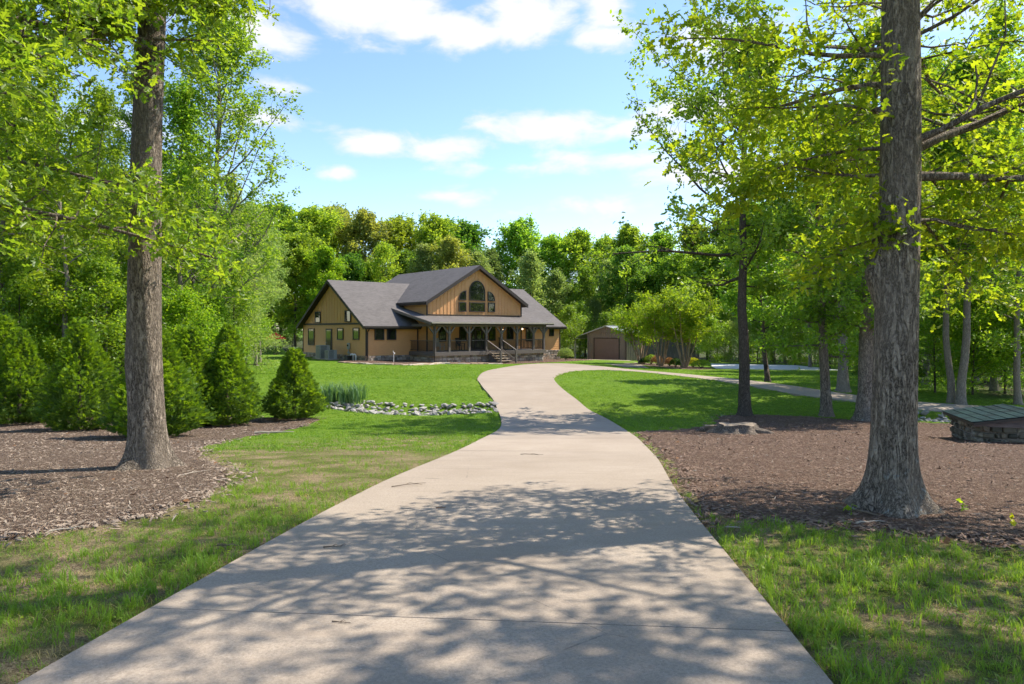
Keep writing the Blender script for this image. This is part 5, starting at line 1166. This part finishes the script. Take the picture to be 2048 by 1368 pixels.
def px_at(px, y): return (px-1024)/1365*y
rr = random.Random(99)
back = []
# skyline behind the house: (pixel column of the trunk, distance, kind, scale, leaf)
for px, y, k, s, lf in [(560, 112, 'broad', 1.18, 'leaf_deep'), (625, 104, 'broad', 1.08, 'leaf_forest'), (672, 112, 'broad', 1.2, 'leaf_olive'), (735, 106, 'broad', 1.02, 'leaf_olive'), (800, 110, 'broad', 1.10, 'leaf_forest'), (868, 106, 'broad', 1.08, 'leaf_forest'), (925, 114, 'broad', 1.1, 'leaf_deep'),
        (985, 106, 'pale', 1.1, 'leaf_pale'), (1040, 110, 'broad', 1.10, 'leaf_forest'), (1105, 108, 'broad', .92, 'leaf_forest'), (1160, 106, 'broad', .9, 'leaf_forest'), (1215, 110, 'broad', .92, 'leaf_deep'), (1262, 104, 'broad', .93, 'leaf_forest'), (1320, 100, 'broad', .86, 'leaf_forest'), (1390, 98, 'broad', .9, 'leaf_forest'), (1460, 96, 'broad', .95, 'leaf_deep'), (1530, 98, 'broad', 1.0, 'leaf_forest'),
        (655, 90, 'broad', .66, 'leaf_yellow'), (590, 92, 'broad', .8, 'leaf_forest'), (770, 96, 'open', .8, 'leaf_forest'), (850, 97, 'pale', 1.0, 'leaf_pale'), (905, 98, 'broad', .78, 'leaf_olive'), (1062, 90, 'pale', .95, 'leaf_pale'), (1110, 92, 'pale', .8, 'leaf_pale'), (960, 100, 'pale', 1.02, 'leaf_pale'),
        (1170, 93, 'pale', .8, 'leaf_mid'), (1215, 96, 'pale', .88, 'leaf_pale'), (1255, 91, 'broad', .7, 'leaf_deep'), (1300, 92, 'pale', .85, 'leaf_mid'), (1350, 90, 'broad', .72, 'leaf_forest'), (1415, 86, 'broad', .72, 'leaf_forest'), (1480, 84, 'broad', .75, 'leaf_deep'), (1545, 82, 'broad', .8, 'leaf_forest'),
        (1600, 90, 'broad', 1.0, 'leaf_forest'), (1660, 84, 'broad', .95, 'leaf_deep'), (700, 98, 'broad', .72, 'leaf_deep'), (745, 100, 'pale', .9, 'leaf_mid'), (810, 101, 'broad', .7, 'leaf_deep'), (520, 96, 'broad', .9, 'leaf_forest'), (480, 104, 'broad', 1.1, 'leaf_deep')]:
    back.append((px_at(px, y), y, k, rr.randrange(3), s, lf))
wood_row(back, NM, DS, 'in the wood behind the house', 'wood behind the house')
under = [(px_at(px, y), y, 'sapling', rr.randrange(3), s, lf) for px, y, s, lf in [(1140, 84, 1.0, 'leaf_mid'), (1160, 88, 1.1, 'leaf_mid'), (1190, 92, 1.2, 'leaf_pale'), (1420, 74, .9, 'leaf_mid'), (1450, 77, 1.0, 'leaf_mid'), (1480, 72, .8, 'leaf_pale'), (1515, 74, .9, 'leaf_mid'), (1550, 70, .9, 'leaf_mid'), (1590, 68, .9, 'leaf_mid'), (1630, 70, .9, 'leaf_mid'), (1670, 64, .9, 'leaf_mid'), (1710, 60, 1.0, 'leaf_mid'),
        (585, 97, 1.0, 'leaf_mid'), (560, 98, 1.0, 'leaf_pale'), (1435, 84, 1.2, 'leaf_mid'), (1500, 82, 1.2, 'leaf_mid'), (1570, 80, 1.2, 'leaf_mid'), (1130, 90, 1.1, 'leaf_yellow'), (1212, 86, .9, 'leaf_mid'), (508, 84, 1.0, 'leaf_mid'), (525, 99, 1.2, 'leaf_mid')]]
wood_row(under, NM, DS, 'below the wood behind garage and house', 'undergrowth behind the garage and house')
# left wood
lw = [(px_at(px, y), y, k, rr.randrange(3), s, lf) for px, y, k, s, lf in [(5, 27, 'slim', .9, 'leaf_mid'), (55, 30, 'slim', .85, 'leaf_mid'), (132, 26.5, 'slim', .75, 'leaf_yellow'), (215, 29, 'slim', .78, 'leaf_mid'), (260, 33, 'slim', .85, 'leaf_mid'), (360, 31, 'slim', .9, 'leaf_mid'), (-60, 26, 'slim', 1.1, 'leaf_mid'), (-150, 29, 'slim', 1.1, 'leaf_mid'), (90, 37, 'slim', .95, 'leaf_pale'), (180, 42, 'slim', .95, 'leaf_mid'), (20, 45, 'slim', 1.2, 'leaf_yellow'),
      (300, 42, 'slim', .9, 'leaf_mid'), (385, 38, 'slim', .8, 'leaf_pale'), (455, 41, 'slim', .72, 'leaf_pale'), (512, 47, 'high', .85, 'leaf_pale'), (520, 54, 'high', .9, 'leaf_pale'), (430, 52, 'slim', .85, 'leaf_mid'), (492, 60, 'slim', .85, 'leaf_mid'), (505, 66, 'high', 1.05, 'leaf_pale'), (425, 33.5, 'tulip', 1.0, 'leaf_mid'), (100, 55, 'broad', .8, 'leaf_forest'), (240, 58, 'broad', .8, 'leaf_olive'), (360, 64, 'broad', .8, 'leaf_forest'), (0, 62, 'broad', .85, 'leaf_deep'), (450, 76, 'broad', .8, 'leaf_forest')]]
wood_row(lw, NM, DS, 'in the wood at the left', 'wood at the left')
lu = [(px_at(px, y), y, 'sapling', rr.randrange(3), s, lf) for px, y, s, lf in [(40, 26, .8, 'leaf_mid'), (110, 28, .85, 'leaf_yellow'), (190, 27, .75, 'leaf_mid'), (250, 30, .8, 'leaf_mid'), (370, 29, .75, 'leaf_yellow'), (420, 31.5, .7, 'leaf_mid'), (470, 34, .7, 'leaf_mid'), (492, 38, .75, 'leaf_pale'), (70, 34, 1.0, 'leaf_mid'), (150, 36, 1.0, 'leaf_yellow'), (230, 37, 1.0, 'leaf_mid'), (320, 36, .95, 'leaf_mid'), (400, 42, 1.0, 'leaf_mid'), (470, 48, 1.0, 'leaf_mid'), (0, 40, 1.1, 'leaf_mid'), (-60, 30, 1.0, 'leaf_mid'), (490, 58, 1.0, 'leaf_mid'), (120, 46, 1.2, 'leaf_mid'), (260, 47, 1.2, 'leaf_yellow'), (350, 52, 1.2, 'leaf_mid')]]
wood_row(lu, NM, DS, 'in the undergrowth behind the evergreens', 'undergrowth at the left')
# right wood
rw = [(px_at(px, y), y, k, rr.randrange(3), s, lf) for px, y, k, s, lf in [(1921, 27.2, 'high', 1.1, 'leaf_mid'), (1903, 27.6, 'high', 1.0, 'leaf_yellow'), (1988, 31, 'slim', 1.0, 'leaf_mid'), (2036, 27.4, 'slim', .9, 'leaf_mid'), (1850, 34, 'slim', 1.0, 'leaf_mid'), (1950, 37, 'slim', 1.1, 'leaf_pale'), (1790, 40, 'slim', 1.05, 'leaf_mid'), (2020, 40, 'slim', 1.15, 'leaf_mid'), (1880, 44, 'slim', 1.1, 'leaf_yellow'), (1740, 48, 'slim', 1.1, 'leaf_mid'), (1690, 56, 'slim', 1.2, 'leaf_mid'), (1620, 62, 'slim', 1.1, 'leaf_mid'),
      (1820, 54, 'broad', .95, 'leaf_forest'), (1940, 52, 'broad', 1.0, 'leaf_deep'), (2040, 60, 'broad', .85, 'leaf_forest'), (1740, 66, 'broad', 1.0, 'leaf_forest'), (1660, 74, 'broad', .95, 'leaf_deep'), (1570, 72, 'slim', 1.1, 'leaf_mid')]]
wood_row(rw, NM, DS, 'in the wood at the right', 'wood at the right')
ru = [(px_at(px, y), y, 'sapling', rr.randrange(3), s, lf) for px, y, s, lf in [(1870, 30, .75, 'leaf_mid'), (1945, 29.5, .7, 'leaf_yellow'), (2010, 30, .8, 'leaf_mid'), (2060, 29, .8, 'leaf_mid'), (1830, 36, .9, 'leaf_mid'), (1900, 38, 1.0, 'leaf_mid'), (1970, 36, 1.0, 'leaf_pale'), (2040, 38, 1.1, 'leaf_mid'), (1770, 46, 1.0, 'leaf_mid'), (1850, 48, 1.1, 'leaf_mid'), (1720, 54, 1.0, 'leaf_pale'), (1930, 46, 1.1, 'leaf_mid'), (2000, 48, 1.2, 'leaf_mid'), (1660, 60, 1.0, 'leaf_mid')]]
wood_row(ru, NM, DS, 'in the undergrowth at the right', 'undergrowth at the right')
# a tree beside the drive to the right of the camera, its shade falls on the verge
m = simple_tree(171, 12, .24, 3.2, oval(3.6, .7, .4), 36, 26000, .14, OVAL, (.0, 1), 9, .42, 3, .09, 12, (0, 0), 'bark_oak', 'leaf_oak', 3)
plant_tree('oak_tree', m, (7.9, 3.8, gz(7.9, 3.8)), 0, 1, 'oak beyond the right picture edge whose boughs hang into the corner', 'tree')
